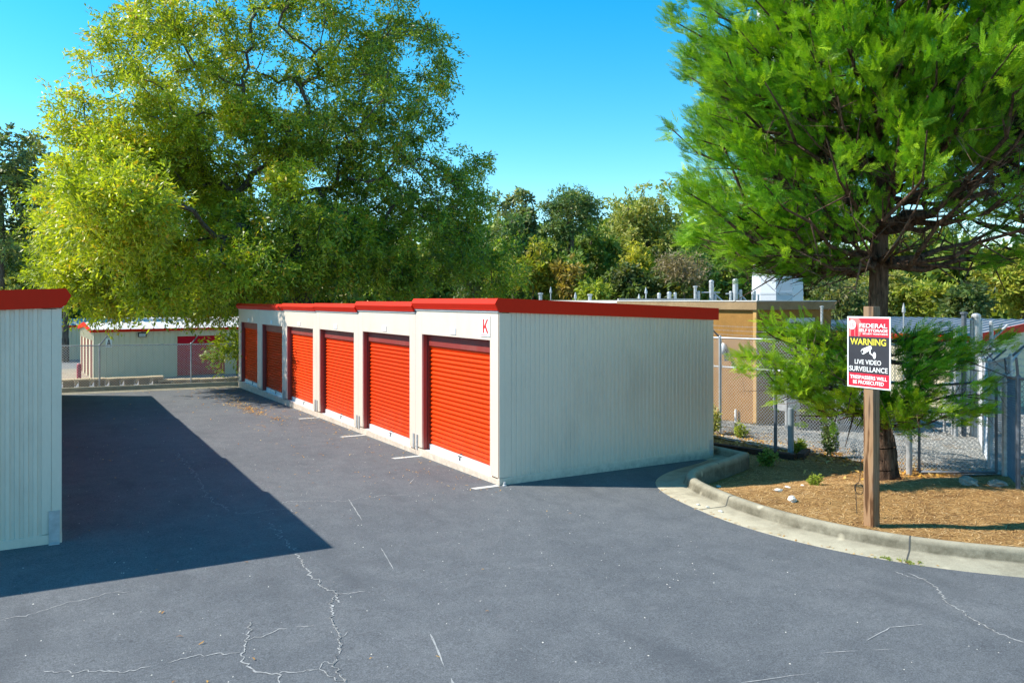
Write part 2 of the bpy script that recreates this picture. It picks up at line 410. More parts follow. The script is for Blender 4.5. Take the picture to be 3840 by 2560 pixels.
# cracks and scratches in the asphalt
CR = {'main': [(-3.54, -1.75), (-3.62, -2.28), (-3.63, -2.78), (-3.59, -3.13), (-3.75, -3.46), (-3.82, -3.75), (-3.86, -4.08), (-3.97, -4.32), (-4.05, -4.49), (-4.07, -4.75), (-4.11, -4.94), (-4.2, -5.6)],
 'b1': [(-3.59, -3.13), (-3.48, -3.16), (-3.33, -3.2)], 'b1b': [(-3.6, -3.14), (-3.62, -3.28), (-3.62, -3.35)], 'b1c': [(-3.85, -4.05), (-3.77, -3.98)],
 'b1d': [(-4.05, -4.49), (-4.1, -4.41), (-4.16, -4.5), (-4.14, -4.63), (-4.09, -4.77), (-4.09, -4.88)],
 'b2': [(-4.4, -3.37), (-4.47, -3.56), (-4.5, -3.69), (-4.6, -3.95), (-4.61, -4.11), (-4.59, -4.24), (-4.52, -4.37), (-4.45, -4.45), (-4.52, -4.7), (-4.6, -5.3)],
 'b3': [(-4.51, -3.71), (-4.4, -3.72), (-4.25, -3.68), (-4.15, -3.64), (-4.04, -3.69), (-3.97, -3.71)],
 'b4': [(-4.6, -3.92), (-4.75, -3.87), (-4.96, -3.82), (-5.16, -3.82), (-5.36, -3.84), (-5.6, -3.71), (-5.87, -3.52)],
 'b5': [(-4.44, -4.43), (-4.32, -4.44), (-4.18, -4.5)],
 'b6': [(-6.18, -2.29), (-6.03, -2.27), (-5.81, -2.18), (-5.61, -2.12), (-5.36, -2.04), (-5.19, -2.08)],
 'sh': [(-3.8, 5.34), (-3.81, 3.5), (-3.88, 2.06), (-3.89, 1.15), (-3.78, 0.28)], 'sh2': [(-3.5, -0.37), (-3.53, -0.9), (-3.58, -1.36), (-3.51, -1.63)],
 'sh3': [(-3.15, 0.57), (-2.81, 0.51), (-2.4, 0.27), (-1.89, 0.27), (-1.41, 0.14)], 'sh4': [(-3.78, .28), (-3.5, .2), (-3.3, .3), (-3.1, .1), (-3.2, -.15)],
 'r': [(1.52, -5.50), (1.50, -5.70), (1.35, -5.88), (1.1, -6.12), (0.98, -6.28), (0.84, -6.48), (0.78, -6.7), (0.7, -6.94), (0.66, -7.1)], 'r2': [(1.46, -5.4), (1.44, -5.55), (1.50, -5.70)]}
mbL = MB(); mbD = MB(); rr = random.Random(3)
def crack(pts, w, core=True, jag=.022, step=.022, lift=.004):
    P = []
    for a, b in zip(pts[:-1], pts[1:]):
        d = math.dist(a, b); n = max(1, int(d/step))
        for i in range(n):
            t = i/n; nx, ny = -(b[1]-a[1])/d, (b[0]-a[0])/d; qx, qy = a[0]+(b[0]-a[0])*t, a[1]+(b[1]-a[1])*t
            j = jag*(1.6*mnoise.noise(Vector((qx*5, qy*5, 1)))+1.2*mnoise.noise(Vector((qx*17, qy*17, 5)))+.5*rr.uniform(-1, 1)) if (i or P) else 0
            P.append((a[0]+(b[0]-a[0])*t+nx*j, a[1]+(b[1]-a[1])*t+ny*j))
    P.append(pts[-1]); n = len(P)
    for mbb, ww, lf in ((mbL, w, lift), (mbD, w*.3, lift+.004)):
        if mbb is mbD and not core: continue
        vs = []
        for i, p in enumerate(P):
            a = P[max(0, i-1)]; b = P[min(n-1, i+1)]; d = math.dist(a, b) or 1
            nx, ny = -(b[1]-a[1])/d, (b[0]-a[0])/d; e = ww*rr.uniform(.35, 1.2)*(.25 if i in (0, n-1) else 1)
            e = 0.0004 if ww < w or mnoise.noise(Vector((p[0]*4, p[1]*4, 8))) > .5 else e
            e = ww*.7 if (ww < w and mnoise.noise(Vector((p[0]*3, p[1]*3, 2))) > .0) else e
            for s in (-.5, .5): vs.append((p[0]+nx*e*s, p[1]+ny*e*s, gz(*p)+lf))
        mbb.add(vs, [(2*i, 2*i+1, 2*i+3, 2*i+2) for i in range(n-1)])
for k, P in CR.items():
    crack(P, {'main': .020, 'r': .018, 'b2': .014, 'sh': .010, 'sh2': .012, 'sh3': .010, 'sh4': .01, 'b6': .010, 'b4': .011}.get(k, .014), k in ('main', 'b2', 'r', 'b1d'), .05 if k.startswith('sh') else .024)
for P, w in (([(-3.22, -4.36), (-3.44, -5.19), (-3.6, -5.8)], .018), ([(-2.71, -2.03), (-2.87, -2.77)], .011), ([(-2.25, .33), (-2.49, -.85)], .012),
             ([(-.83, -6.2), (-.27, -6.45)], .01), ([(-1.71, -6.22), (-1.16, -6.38)], .01), ([(.4, -6.3), (.1, -6.2), (-.3, -6.25)], .012), ([(-.9, 1.1), (-1.15, .75)], .012)):
    crack(P, w, False, .004, .08)
struct(mbL.build('pavement_crack_edge', A_CRACK)); struct(mbD.build('pavement_crack', A_CRACKD))
mb = MB()
for y, xa in ((-.02, -.47), (2.81, -.56), (5.64, -.56), (8.89, -.53)):
    vs = [(xa, y+.06), (xa+.03, y-.045), (-.02, y-.045), (-.02, y+.05)]
    mb.add([(x, yy, gz(x, yy)+.0045) for x, yy in vs], [(0, 1, 2, 3)])
struct(mb.build('painted_line', A_LINE))

# ------------------------------------------------------------------ steel storage rows K and its neighbour
UW = 3.05; ZO = [0, -.055, -.105, -.12, -.145, -.145]; DEP = 4.56
DOORS = [(.27, 2.77), (3.32, 5.82), (6.37, 8.87), (9.42, 11.92), (12.42, 14.88), (15.47, 17.95)]
WT = 2.61; FT = 2.835; LEN = 6 * UW
def corrugated(mb, a, b, zb, zt0, zt1, nrm, pitch=.085, depth=.014):
    """ribbed sheet from a to b (xy), top sloping zt0->zt1, ribs standing proud along nrm"""
    a = Vector(a); b = Vector(b); L = (b - a).length; d = (b - a) / L; n = Vector(nrm); k = max(1, int(round(L/pitch))); p = L/k
    pts = []
    for i in range(k):
        for t, h in ((0, 0), (.42, 0), (.5, 1), (.92, 1)): pts.append((i*p + t*p, h*depth))
    pts.append((L, 0))
    vs = []
    for s, h in pts:
        q = a + d*s + n*h; zt = zt0 + (zt1-zt0)*s/L
        vs += [(q.x, q.y, zb), (q.x, q.y, zt)]
    mb.add(vs, [(2*i, 2*i+2, 2*i+3, 2*i+1) for i in range(len(pts)-1)])
def roll_door(root, x_s, X, y0, y1, z0, z1, mat, latch=True, pitch=.079):
    """curtain of horizontal ribs; x_s maps local depth to world x"""
    mb = MB(); nR = int((z1-z0-.1)/pitch); pts = []; out = -1
    z = z0 + .1
    for i in range(nR+1):
        for t, h in ((0, .0), (.12, .014), (.3, .025), (.5, .030), (.7, .025), (.88, .014)): pts.append((z + t*pitch, h))
        z += pitch
    ny = [y0, y1]
    vs = []
    for zc, h in pts: vs += [(x_s(X - h), y0, zc), (x_s(X - h), y1, zc)]
    mb.add(vs, [(2*i, 2*i+1, 2*i+3, 2*i+2) for i in range(len(pts)-1)])
    d = mb.build('roll_up_door', mat, root, smooth=False)
    b = MB(); b.box((x_s(X-.038), y0, z0), (x_s(X+.01), y1, z0+.1)); bb = b.build('bottom_bar', A_WHITE, d, .003)
    if latch:
        l = MB(); yc = (y0+y1)/2; l.box((x_s(X-.052), yc-.06, z0+.075), (x_s(X-.0385), yc+.06, z0+.09)); l.box((x_s(X-.058), yc-.012, z0+.012), (x_s(X-.0385), yc+.012, z0+.06))
        l.tube((x_s(X-.058), yc-.05, z0+.13), (x_s(X-.02), yc-.05, z0+.13), .012, n=8); l.build('latch', A_DGALV, d)
    return d
def storage_row(ox, sgn, zbase, label, letter):
    xs = lambda X: ox + sgn * X
    root = thing('storage_building', label, 'storage building')
    W3 = lambda X, y, z: (xs(X), y, z + zbase)
    # end walls (corrugated) with plain corner panel
    for y, ny, zo in ((0, -1, 0), (LEN, 1, ZO[5])):
        m = MB(); e = .003
        corrugated(m, (xs(.19), y, 0), (xs(DEP-.10), y, 0), .10, WT+zo-.036*.19, WT+zo-.036*DEP, (0, ny, 0)) if False else None
        rise = -.0355
        corrugated(m, (xs(.19), y - ny*.006, 0), (xs(DEP-.1), y - ny*.006, 0), zbase+zo+.09, zbase+zo+WT+.03+rise*.19, zbase+zo+WT+.03+rise*DEP, (0, ny, 0))
        for X in [.3 + .34*k for k in range(12)]:
            zc = zbase+zo+1.30; m.tube((xs(X), y + ny*.006, zc), (xs(X), y + ny*.014, zc), .007, n=6)
        m.build('end_wall', A_WALL, root)
        ya, yb = (y, y + ny*.010); t = MB()
        t.box((xs(0), min(ya - ny*.02, yb), zbase+zo+.105), (xs(.098), max(ya - ny*.02, yb), zbase+zo+WT))
        t.build('corner_trim', A_WALL, root, .002); t = MB()
        t.box((xs(.100), min(ya - ny*.02, ya+ny*.006), zbase+zo+.105), (xs(.192), max(ya - ny*.02, ya+ny*.006), zbase+zo+WT))
        t.build('corner_trim', A_WALL, root, .002); t = MB()
        t.box((xs(DEP-.11), min(ya - ny*.02, yb), zbase+zo+.105), (xs(DEP), max(ya - ny*.02, yb), zbase+zo+WT-.15))
        t.build('corner_trim', A_WALL, root, .002)
        t = MB(); t.box((xs(0), min(y - ny*.03, y + ny*.014), zbase-.9), (xs(DEP), max(y - ny*.03, y + ny*.014), zbase+zo+.10)); t.build('base_trim', A_WALL, root, .002)
    m = MB(); corrugated(m, (xs(DEP), 0, 0), (xs(DEP), LEN, 0), zbase-.5, zbase+WT-.16+ZO[5], zbase+WT-.16+ZO[5], (sgn, 0, 0)); m.build('rear_wall', A_WALL, root)
    # front: one panel per unit, standing at the unit's own level
    m = MB(); seam = MB()
    for i in range(6):
        a, b = i*UW, (i+1)*UW; z = zbase + ZO[i]; d0, d1 = DOORS[i]; T = .03
        e = .0 if i else 0
        m.box((xs(0), a, z+.105), (xs(T), d0, z+WT)); m.box((xs(0), d1, z+.105), (xs(T), b, z+WT))
        m.box((xs(0), d0, z+2.19), (xs(T), d1, z+WT))
        for q in ([(b-.004, z-.1)] if i < 5 else [])+([(d0-.006, z+2.19), (d1+.002, z+2.19)] if i < 4 else []):
            sm_ = MB(); sm_.box((xs(-.0012), q[0], q[1]), (xs(.002), q[0]+(.008 if q[1] < z else .004), z+WT-.02)); sm_.build('panel_seam', A_SEAMG, root)
    m.build('front_wall', A_WALL, root)
    for i in range(6):
        a, b = i*UW, (i+1)*UW; z = zbase+ZO[i]; d0, d1 = DOORS[i]
        t = MB(); t.box((xs(-.004), a+.002, zbase-.9), (xs(.03), b-.002, z+.08)); t.build('base_trim', A_WALL, root, .003)
        s = MB(); s.box((xs(.03), d0, z-.1), (xs(.16), d1, z+.074)); s.build('sill', A_WHITE, root)
        j = MB()
        j.box((xs(.0305), d0-.02, z+.075), (xs(.11), d0, z+2.19)); j.box((xs(.0305), d1, z+.075), (xs(.11), d1+.02, z+2.19)); j.box((xs(.0305), d0, z+2.175), (xs(.11), d1, z+2.188))
        j.build('door_frame', A_JAMB, root)
        k = MB(); k.box((xs(.112), d0-.03, z+1.98), (xs(.30), d1+.03, z+2.17)); k.box((xs(.112), d0-.02, z+.075), (xs(.2), d0+.035, z+1.979)); k.box((xs(.112), d1-.035, z+.075), (xs(.2), d1+.02, z+1.979))
        k.build('door_guide', A_DKRED, root)
        roll_door(root, xs, .17, d0+.035, d1-.035, z+.076, z+2.0, A_RED)
        p = MB(); yc = (d0+d1)/2; zp = z + 2.285
        p.box((xs(-.012), yc-.105, zp-.055), (xs(0), yc+.105, zp+.055)); p.build('number_plate', A_PLATE, root, .002)
    # roof and its stepped red trim
    r = MB()
    for i in range(6):
        a, b = i*UW, (i+1)*UW; z = zbase+ZO[i]
        r.prism([W3(-.02, a, ZO[i]+FT-.05), W3(DEP+.02, a, ZO[i]+FT-.05-.17), W3(DEP+.02, a, ZO[i]+FT-.22), W3(-.02, a, ZO[i]+WT+.01)], (0, UW, 0))
    r.build('roof', A_ROOF, root)
    def top(X, i): return ZO[i] + FT - .039*(X+.04)
    for i in range(6):
        a, b = i*UW, (i+1)*UW
        if i == 0: a -= .03
        if i == 5: b += .03
        f = MB(); zt = ZO[i]+FT
        P = [(-.042, zt), (-.092, zt-.083), (-.046, zt-.172), (-.046, zt-.178), (-.003, zt-.20), (.06, zt-.20), (.06, zt)]
        f.prism([W3(X, a, z) for X, z in P], (0, b-a-(.0 if i == 5 else .002), 0))
        f.build('fascia', A_FASC, root)
        g = MB(); g.box((xs(-.0035), a+.03, zbase+ZO[i]+WT-.002), (xs(.05), b-.03, zbase+ZO[i]+FT-.205)); g.build('soffit_strip', A_WALL, root)
    for yy, i, dy in ((-.045, 0, .014), (LEN+.031, 5, .014)):
        f = MB(); zt = ZO[i]+FT+.006
        P = [(-.044, zt), (-.094, zt-.083), (-.048, zt-.172), (0.0, zt-.215), (DEP+.10, zt-.18-.215), (DEP+.10, zt-.18)]
        f.prism([W3(X, yy, z) for X, z in P], (0, dy, 0)); f.build('side_fascia', A_FASC, root)
    # tie-down brackets at the unit joints and corner
    for y in [UW*i for i in range(1, 5)]:
        for dy in (-.11, .045):
            b = MB(); z = zbase + ZO[int(y/UW)-1]; b.box((xs(-.016), y+dy, z+.05), (xs(-.0045), y+dy+.055, z+.33))
            for zz_ in (.12, .19, .27): b.tube((xs(-.021), y+dy+.028, z+zz_), (xs(-.016), y+dy+.028, z+zz_), .009, n=6)
            b.build('anchor_bracket', A_GALV, root)
    b = MB(); b.box((xs(.02), -.026, zbase-.02), (xs(.125), -.0145, zbase+.36))
    for dx in (.05, .1):
        for dz in (.30, .34): b.tube((xs(dx), -.032, zbase+dz), (xs(dx), -.026, zbase+dz), .01, n=6)
    b.box((xs(.02), -.075, zbase-.03), (xs(.125), -.027, zbase+.005))
    if letter: b = MB(); b.box((xs(DEP-.10), -.026, zbase-.02), (xs(DEP-.03), -.0145, zbase+.26))
    b.build('anchor_bracket', A_GALV, root)
    if letter:
        p = MB(); p.box((-.012, .262, 2.24), (0, .56, 2.565)); pl = p.build('letter_plate', A_PLATE, root, .002)
        t = MB()
        for (za, zb_) in ((2.262, 2.268), (2.537, 2.543)): t.box((-.0145, .285, za), (-.0125, .54, zb_))
        # the letter K, seen from -x: y decreases to the right
        K0 = [(.475, 2.295), (.475, 2.512), (.437, 2.512), (.437, 2.295)]
        K1 = [(.437, 2.395), (.348, 2.512), (.308, 2.512), (.398, 2.392), (.437, 2.355)]
        K2 = [(.42, 2.405), (.392, 2.378), (.345, 2.295), (.302, 2.295), (.378, 2.432)]
        K2 = [(.424, 2.412), (.393, 2.437), (.300, 2.295), (.343, 2.295)]
        for q, xx in ((K0, -.0150), (K1, -.0153), (K2, -.0156)): t.prism([(xx, y, z) for y, z in q], (.0025, 0, 0))
        t.build('letter_k', simple('red_vinyl', (.62, .02, .015), .5, 0, .05), pl)
        b = MB(); b.lathe((.06, -.07, -.01), [(.035, 0), (.035, .02), (.02, .03), (.02, .06), (.012, .065)], 10); b.build('anchor_bolt', A_GALV, root)
    return root
storage_row(0, 1, 0, "beige steel storage row with letter K plate and six sunlit orange-red roll-up doors", True)
storage_row(-5.706, -1, .10, "shaded beige ribbed end of the storage row at the left edge with red roof trim", False)

# ------------------------------------------------------------------ chain-link fences
def chain(mb, a, b, za, zb, h, d=.07, r=.0022):
    """two families of slanted wires filling the panel a-b; za, zb heights of the foot"""
    a = Vector(a); b = Vector(b); L = (b-a).length; u = (b-a)/L; n = Vector((-u.y, u.x, 0))*.003
    def P(s, t): q = a + u*s; return Vector((q.x, q.y, za+(zb-za)*s/L + t))
    k = int((L+h)/d)
    for i in range(k+1):
        s0 = -h + i*d
        for sg in (1, -1):
            sa, sb = s0, s0+h; ta, tb = 0, h
            if sa < 0: ta = -sa; sa = 0
            if sb > L: tb = h-(sb-L); sb = L
            if tb - ta < .02: continue
            if sg == 1: p, q = P(sa, ta), P(sb, tb)
            else: p, q = P(sa, h-ta), P(sb, h-tb)
            p = p + n*sg; q = q + n*sg
            w = n.normalized()*r; z = Vector((0, 0, r*1.2))
            mb.add([p+w, p-w*.5+z, p-w*.5-z, q+w, q-w*.5+z, q-w*.5-z], [(0, 1, 4, 3), (1, 2, 5, 4), (2, 0, 3, 5)])
def fence(posts, h, label, arm=None, pr=.028, mid=None, wires=3, matP=None, group=None, caps=None, d=.075, r=.0042, rail=True, matW=None):
    """posts: (x, y, z, radius or None)"""
    root = thing('chain_link_fence', label, 'fence', group=group)
    mp = matP or A_GALV
    for p in posts:
        m = MB(); rad = p[3] or pr; x, y, z = p[:3]
        m.lathe((x, y, z-.3), [(rad, 0), (rad, h+.3), (rad*1.15, h+.3), (rad*1.15, h+.33), (rad*.4, h+.36)], 10)
        o = m.build('fence_post', mp, root, smooth=False)
        if arm:
            m = MB(); m.tube((x, y, z+h), (x+arm[0], y+arm[1], z+h+arm[2]), .02, .018, 6); m.build('barbed_arm', A_DGALV, root)
    m = MB(); g = MB(); bw = MB()
    for p, q in zip(posts[:-1], posts[1:]):
        if rail: m.tube((p[0], p[1], p[2]+h), (q[0], q[1], q[2]+h), .021, n=8)
        if mid: m.tube((p[0]+.03, p[1]+.02, p[2]+mid), (q[0]+.03, q[1]+.02, q[2]+mid), .02, n=8)
        chain(g, (p[0], p[1], 0), (q[0], q[1], 0), p[2]+.03, q[2]+.03, h-.05, d, r)
        if arm:
            for k in range(wires):
                t = (k+.9)/wires
                A = Vector((p[0]+arm[0]*t, p[1]+arm[1]*t, p[2]+h+arm[2]*t)); B = Vector((q[0]+arm[0]*t, q[1]+arm[1]*t, q[2]+h+arm[2]*t))
                n = 5; prev = A
                for i in range(1, n+1):
                    s = i/n; c = A.lerp(B, s); c.z -= .03*4*s*(1-s); bw.tube(prev, c, .0032, n=3); prev = c
                for i in range(int((B-A).length/.13)):
                    c = A.lerp(B, (i+.5)/((B-A).length/.13)); c.z -= .03*4*((i+.5)/((B-A).length/.13))*(1-(i+.5)/((B-A).length/.13))
                    bw.tube(c-Vector((.01, .01, .02)), c+Vector((.01, .01, .02)), .0025, n=3)
    if m.v: m.build('rail', mp, root)
    g.build('chain_mesh', matW or A_GALV, root)
    if bw.v: bw.build('barbed_wire', A_GALV, root)
    return root
fz = lambda x, y: mz(x, y) - .0
fence([(7.25, 8.2, fz(7.25, 8.2), None), (7.33, 5.4, fz(7.33, 5.4), None), (7.45, 2.53, fz(7.45, 2.53), .034), (7.62, -.39, fz(7.6, -.39), .036), (6.72, -2.42, fz(6.7, -2.4), .05)],
      2.22, 'bright galvanised chain-link fence with barbed wire in front of the tan stucco building', (-.22, .18, .30), .03, 1.55)
# low gate and boundary fence on the right
rg = thing('chain_link_gate', 'chain-link gate with dark pipe frame beside the cypress trunk', 'gate')
ga = Vector((6.85, -2.52, fz(6.8, -2.5))); gb = Vector((7.12, -3.62, fz(7.1, -3.6)))
m = MB()
for hgt in (.06, 1.06, 1.52): m.tube(ga+Vector((0, 0, hgt)), gb+Vector((0, 0, hgt)), .022, n=8)
for p in (ga, gb): m.tube(p+Vector((0, 0, .06)), p+Vector((0, 0, 1.52)), .022, n=8)
m.build('gate_frame', A_DGALV, rg)
m = MB(); chain(m, (ga.x, ga.y, 0), (gb.x, gb.y, 0), ga.z+.08, gb.z+.08, 1.42); m.build('chain_mesh', A_GALV, rg)
m = MB(); m.lathe((7.16, -3.74, fz(7.1, -3.7)-.2), [(.052, 0), (.052, 1.78), (.058, 1.78), (.058, 1.81), (.02, 1.85)], 12); m.build('gate_post', A_GALV, rg)
fence([(7.16, -3.76, fz(7.1, -3.7), .03), (6.08, -4.42, fz(6.1, -4.4), .032), (5.6, -6.6, fz(5.6, -6.6), .03), (5.2, -8.4, fz(5.2, -7.0), .03)],
      1.58, 'dark chain-link fence with barbed arms at the right edge beside an orange marker', (-.10, -.02, .30), .028, None, 3, A_DGALV, matW=A_DGALV)
fence([(7.4, -3.7, fz(7.4, -3.7), None), (8.6, -2.8, fz(8.6, -2.8), .035), (10.2, -1.9, fz(10.2, -1.9), .035), (12.4, -.7, fz(12.4, -.7), .035), (15.5, 1.0, fz(15.5, 1), .035)],
      1.9, 'galvanised chain-link fence running back across the gravel towards the right storage building', (.15, -.2, .25))
# fence at the end of the aisle
fence([(x, 19.33, gz(x, 19.3)-.1, None) for x in (-10.1, -7.2, -4.32, -1.43, 1.5, 4.4)], 1.62,
      'chain-link fence with leaning barbed arms across the far end of the asphalt aisle', (.22, -.2, .33), .026, None, 0, A_GALV, r=.0048, d=.085, matW=A_WHITE)

# ------------------------------------------------------------------ small retaining wall of concrete blocks behind the far kerb
rt = thing('retaining_wall', 'low tan concrete block wall behind the far kerb under the aisle-end fence', 'retaining wall')
for i, (xa, xb, zt, yb) in enumerate([(-11.5, -2.55, .27, 19.45), (-2.5, 4.5, .14, 19.45)]):
    x = xa; c = MB(); dk = MB(); rr = random.Random(5+i)
    while x < xb:
        w = .46; zg = gz(x, 19.5)
        c.box((x+.006, yb, zg+zt+.06), (x+w-.006, yb+.42, zg+zt+.06+.055+rr.uniform(-.008, .008)))
        c.prism([(x+.01, yb+.03, zg+zt+.058), (x+.13, yb+.03, zg+zt+.058), (x+.05, yb+.03, zg+zt-.12), (x+.01, yb+.03, zg+zt-.12)], (0, .2, 0))
        c.box((x+.14, yb+.22, zg-.5), (x+w, yb+.4, zg+zt+.055)); x += w
    c.build('block_course', A_BLOCK, rt)

# ------------------------------------------------------------------ gabled storage buildings in the lower yard
def gable(name, corner, rot, Lx, Dy, zb, eave, rise, label, doors=(), end_doors=0, roofmat=None, light=None, sign=False, dmat=None, pitch=.30, wall=None):
    root = thing(name, label, 'storage building')
    M = Matrix.Translation((corner[0], corner[1], zb)) @ Matrix.Rotation(rot, 4, 'Z')
    P = lambda x, y, z: tuple(M @ Vector((x, y, z)))
    root.location = (0, 0, 0); wall = wall or A_WALL2
    h = eave - zb
    # front wall with openings, standing ribs
    m = MB(); segs = []; x = 0
    for (a, b, hh) in doors: segs.append((x, a)); x = b
    segs.append((x, Lx))
    def rib(mb, x0, x1, z0, z1):
        mb.add([P(x0, 0, z0), P(x1, 0, z0), P(x1, 0, z1), P(x0, 0, z1)], [(0, 1, 2, 3)])
        k = int((x1-x0)/pitch)
        for i in range(k+1):
            xx = x0 + i*pitch
            if xx+.05 < x1: mb.add([P(xx, -.001, z0), P(xx+.012, -.03, z0), P(xx+.042, -.03, z0), P(xx+.055, -.001, z0), P(xx, -.001, z1), P(xx+.012, -.03, z1), P(xx+.042, -.03, z1), P(xx+.055, -.001, z1)], [(0, 1, 5, 4), (1, 2, 6, 5), (2, 3, 7, 6)])
    for a, b in segs: rib(m, a, b, 0, h)
    for (a, b, hh) in doors: rib(m, a, b, hh, h)
    # rear wall, end walls
    m.add([P(0, Dy, 0), P(Lx, Dy, 0), P(Lx, Dy, h), P(0, Dy, h)], [(0, 1, 2, 3)])
    m.add([P(Lx, 0, 0), P(Lx, Dy, 0), P(Lx, Dy, h), P(Lx, Dy/2, h+rise), P(Lx, 0, h)], [(0, 1, 2, 3, 4)])
    if end_doors:
        dw = Dy/end_doors
        for i in range(end_doors):
            for a, b in ((i*dw, i*dw+.32*dw/1.8), ((i+1)*dw-.32*dw/1.8, (i+1)*dw)):
                m.add([P(0, a, 0), P(0, b, 0), P(0, b, h*.80), P(0, a, h*.80)], [(0, 1, 2, 3)])
        m.add([P(0, 0, h*.80), P(0, Dy, h*.80), P(0, Dy, h), P(0, Dy/2, h+rise), P(0, 0, h)], [(0, 1, 2, 3, 4)])
        k = int(Dy/.3)
        for i in range(k):
            yy = i*.3+.1; zt = h+rise*(1-abs(yy-Dy/2)/(Dy/2))-.02
            m.add([P(-.001, yy, h*.80), P(-.03, yy+.012, h*.80), P(-.03, yy+.05, h*.80), P(-.001, yy+.06, h*.80), P(-.001, yy, zt), P(-.03, yy+.012, zt), P(-.03, yy+.05, zt), P(-.001, yy+.06, zt)], [(0, 1, 5, 4), (1, 2, 6, 5), (2, 3, 7, 6)])
    else:
        m.add([P(0, 0, 0), P(0, Dy, 0), P(0, Dy, h), P(0, Dy/2, h+rise), P(0, 0, h)], [(0, 1, 2, 3, 4)])
    m.build('wall', wall, root)
    if end_doors:
        for i in range(end_doors):
            a, b = i*dw+.32*dw/1.8, (i+1)*dw-.32*dw/1.8
            d = MB(); d.add([P(.12, a, .05), P(.12, b, .05), P(.12, b, h*.80), P(.12, a, h*.80)], [(0, 1, 2, 3)])
            for k in range(int((h*.8-.1)/.16)): d.add([P(.12, a, .1+k*.16), P(.105, a, .15+k*.16), P(.12, a, .2+k*.16), P(.12, b, .1+k*.16), P(.105, b, .15+k*.16), P(.12, b, .2+k*.16)], [(0, 1, 4, 3), (1, 2, 5, 4)])
            d.build('roll_up_door', A_RED2, root)
            j = MB()
            j.add([P(0, a, 0), P(.119, a, 0), P(.119, a, h*.8), P(0, a, h*.8), P(0, b, 0), P(.119, b, 0), P(.119, b, h*.8), P(0, b, h*.8)], [(0, 1, 2, 3), (4, 5, 6, 7), (3, 2, 6, 7)])
            j.build('door_frame', wall, root)
    for (a, b, hh) in doors:
        d = MB(); n = int((hh-.06)/.12); vs = []
        for k in range(n):
            for t, q in ((0, 0), (.3, .02), (.7, .02)): z = .06+(k+t)*(hh-.06)/n; vs += [P(a, .08-q, z), P(b, .08-q, z)]
        vs += [P(a, .08, hh), P(b, .08, hh)]
        d.add(vs, [(2*i, 2*i+1, 2*i+3, 2*i+2) for i in range(len(vs)//2-1)]); d.build('roll_up_door', dmat or A_RED2, root)
        j = MB(); j.add([P(a, 0, 0), P(a, .1, 0), P(a, .1, hh), P(a, 0, hh)], [(0, 1, 2, 3)]); j.add([P(b, 0, 0), P(b, .1, 0), P(b, .1, hh), P(b, 0, hh)], [(0, 1, 2, 3)]); j.add([P(a, 0, hh), P(b, 0, hh), P(b, .1, hh), P(a, .1, hh)], [(0, 1, 2, 3)])
        j.build('door_frame', wall, root)
    # roof with standing seams
    r = MB(); o = .12
    for s in (0, 1):
        y0, y1 = (-o, Dy/2) if s == 0 else (Dy+o, Dy/2)
        z0 = h + .02 - rise*o/(Dy/2)+.04; z1 = h+rise+.06
        r.add([P(-o, y0, z0), P(Lx+o, y0, z0), P(Lx+o, y1, z1), P(-o, y1, z1), P(-o, y0, z0-.03), P(Lx+o, y0, z0-.03), P(Lx+o, y1, z1-.03), P(-o, y1, z1-.03)], [(0, 1, 2, 3), (4, 5, 6, 7), (0, 1, 5, 4), (0, 3, 7, 4), (1, 2, 6, 5)])
        k = int(Lx/.6)
        for i in range(k+1):
            xx = i*.6; hh = .055
            r.add([P(xx, y0, z0+.001), P(xx+.03, y0, z0+hh), P(xx+.07, y0, z0+hh), P(xx+.10, y0, z0+.001), P(xx, y1, z1+.001), P(xx+.03, y1, z1+hh), P(xx+.07, y1, z1+hh), P(xx+.10, y1, z1+.001)], [(0, 1, 5, 4), (1, 2, 6, 5), (2, 3, 7, 6), (0, 1, 2, 3)])
    r.build('roof', roofmat or A_ROOF, root)
    f = MB()
    for y in (-o-.02, Dy+o): f.add([P(-o, y, h-.10), P(Lx+o, y, h-.10), P(Lx+o, y, h+.05), P(-o, y, h+.05), P(-o, y+.02, h-.10), P(Lx+o, y+.02, h-.10), P(Lx+o, y+.02, h+.05), P(-o, y+.02, h+.05)], [(0,1,2,3),(4,5,6,7),(0,1,5,4),(3,2,6,7)])
    for x in (-o-.022, Lx+o+.002):
        q = [P(x, -o, h-.12), P(x, Dy/2, h+rise-.16), P(x, Dy+o, h-.12), P(x, Dy+o, h+.09), P(x, Dy/2, h+rise+.12), P(x, -o, h+.09)]
        q2 = [P(x+.02, -o, h-.12), P(x+.02, Dy/2, h+rise-.16), P(x+.02, Dy+o, h-.12), P(x+.02, Dy+o, h+.09), P(x+.02, Dy/2, h+rise+.12), P(x+.02, -o, h+.09)]
        f.add(q+q2, [(0, 1, 4, 5), (1, 2, 3, 4), (6, 7, 10, 11), (7, 8, 9, 10), (0, 1, 7, 6), (1, 2, 8, 7), (5, 4, 10, 11), (4, 3, 9, 10), (0, 5, 11, 6), (2, 3, 9, 8)])
    f.build('fascia', A_FASC, root)
    if light is not None:
        l = MB(); l.box((light, -.16, h-.42), (light+.42, -.0, h-.16), M); l.build('wall_light', A_BLACK, root, .01)
        l = MB(); l.box((light+.04, -.175, h-.40), (light+.38, -.161, h-.22), M); l.build('light_lens', simple('lamp_lens', (.5, .5, .48), .2), root)
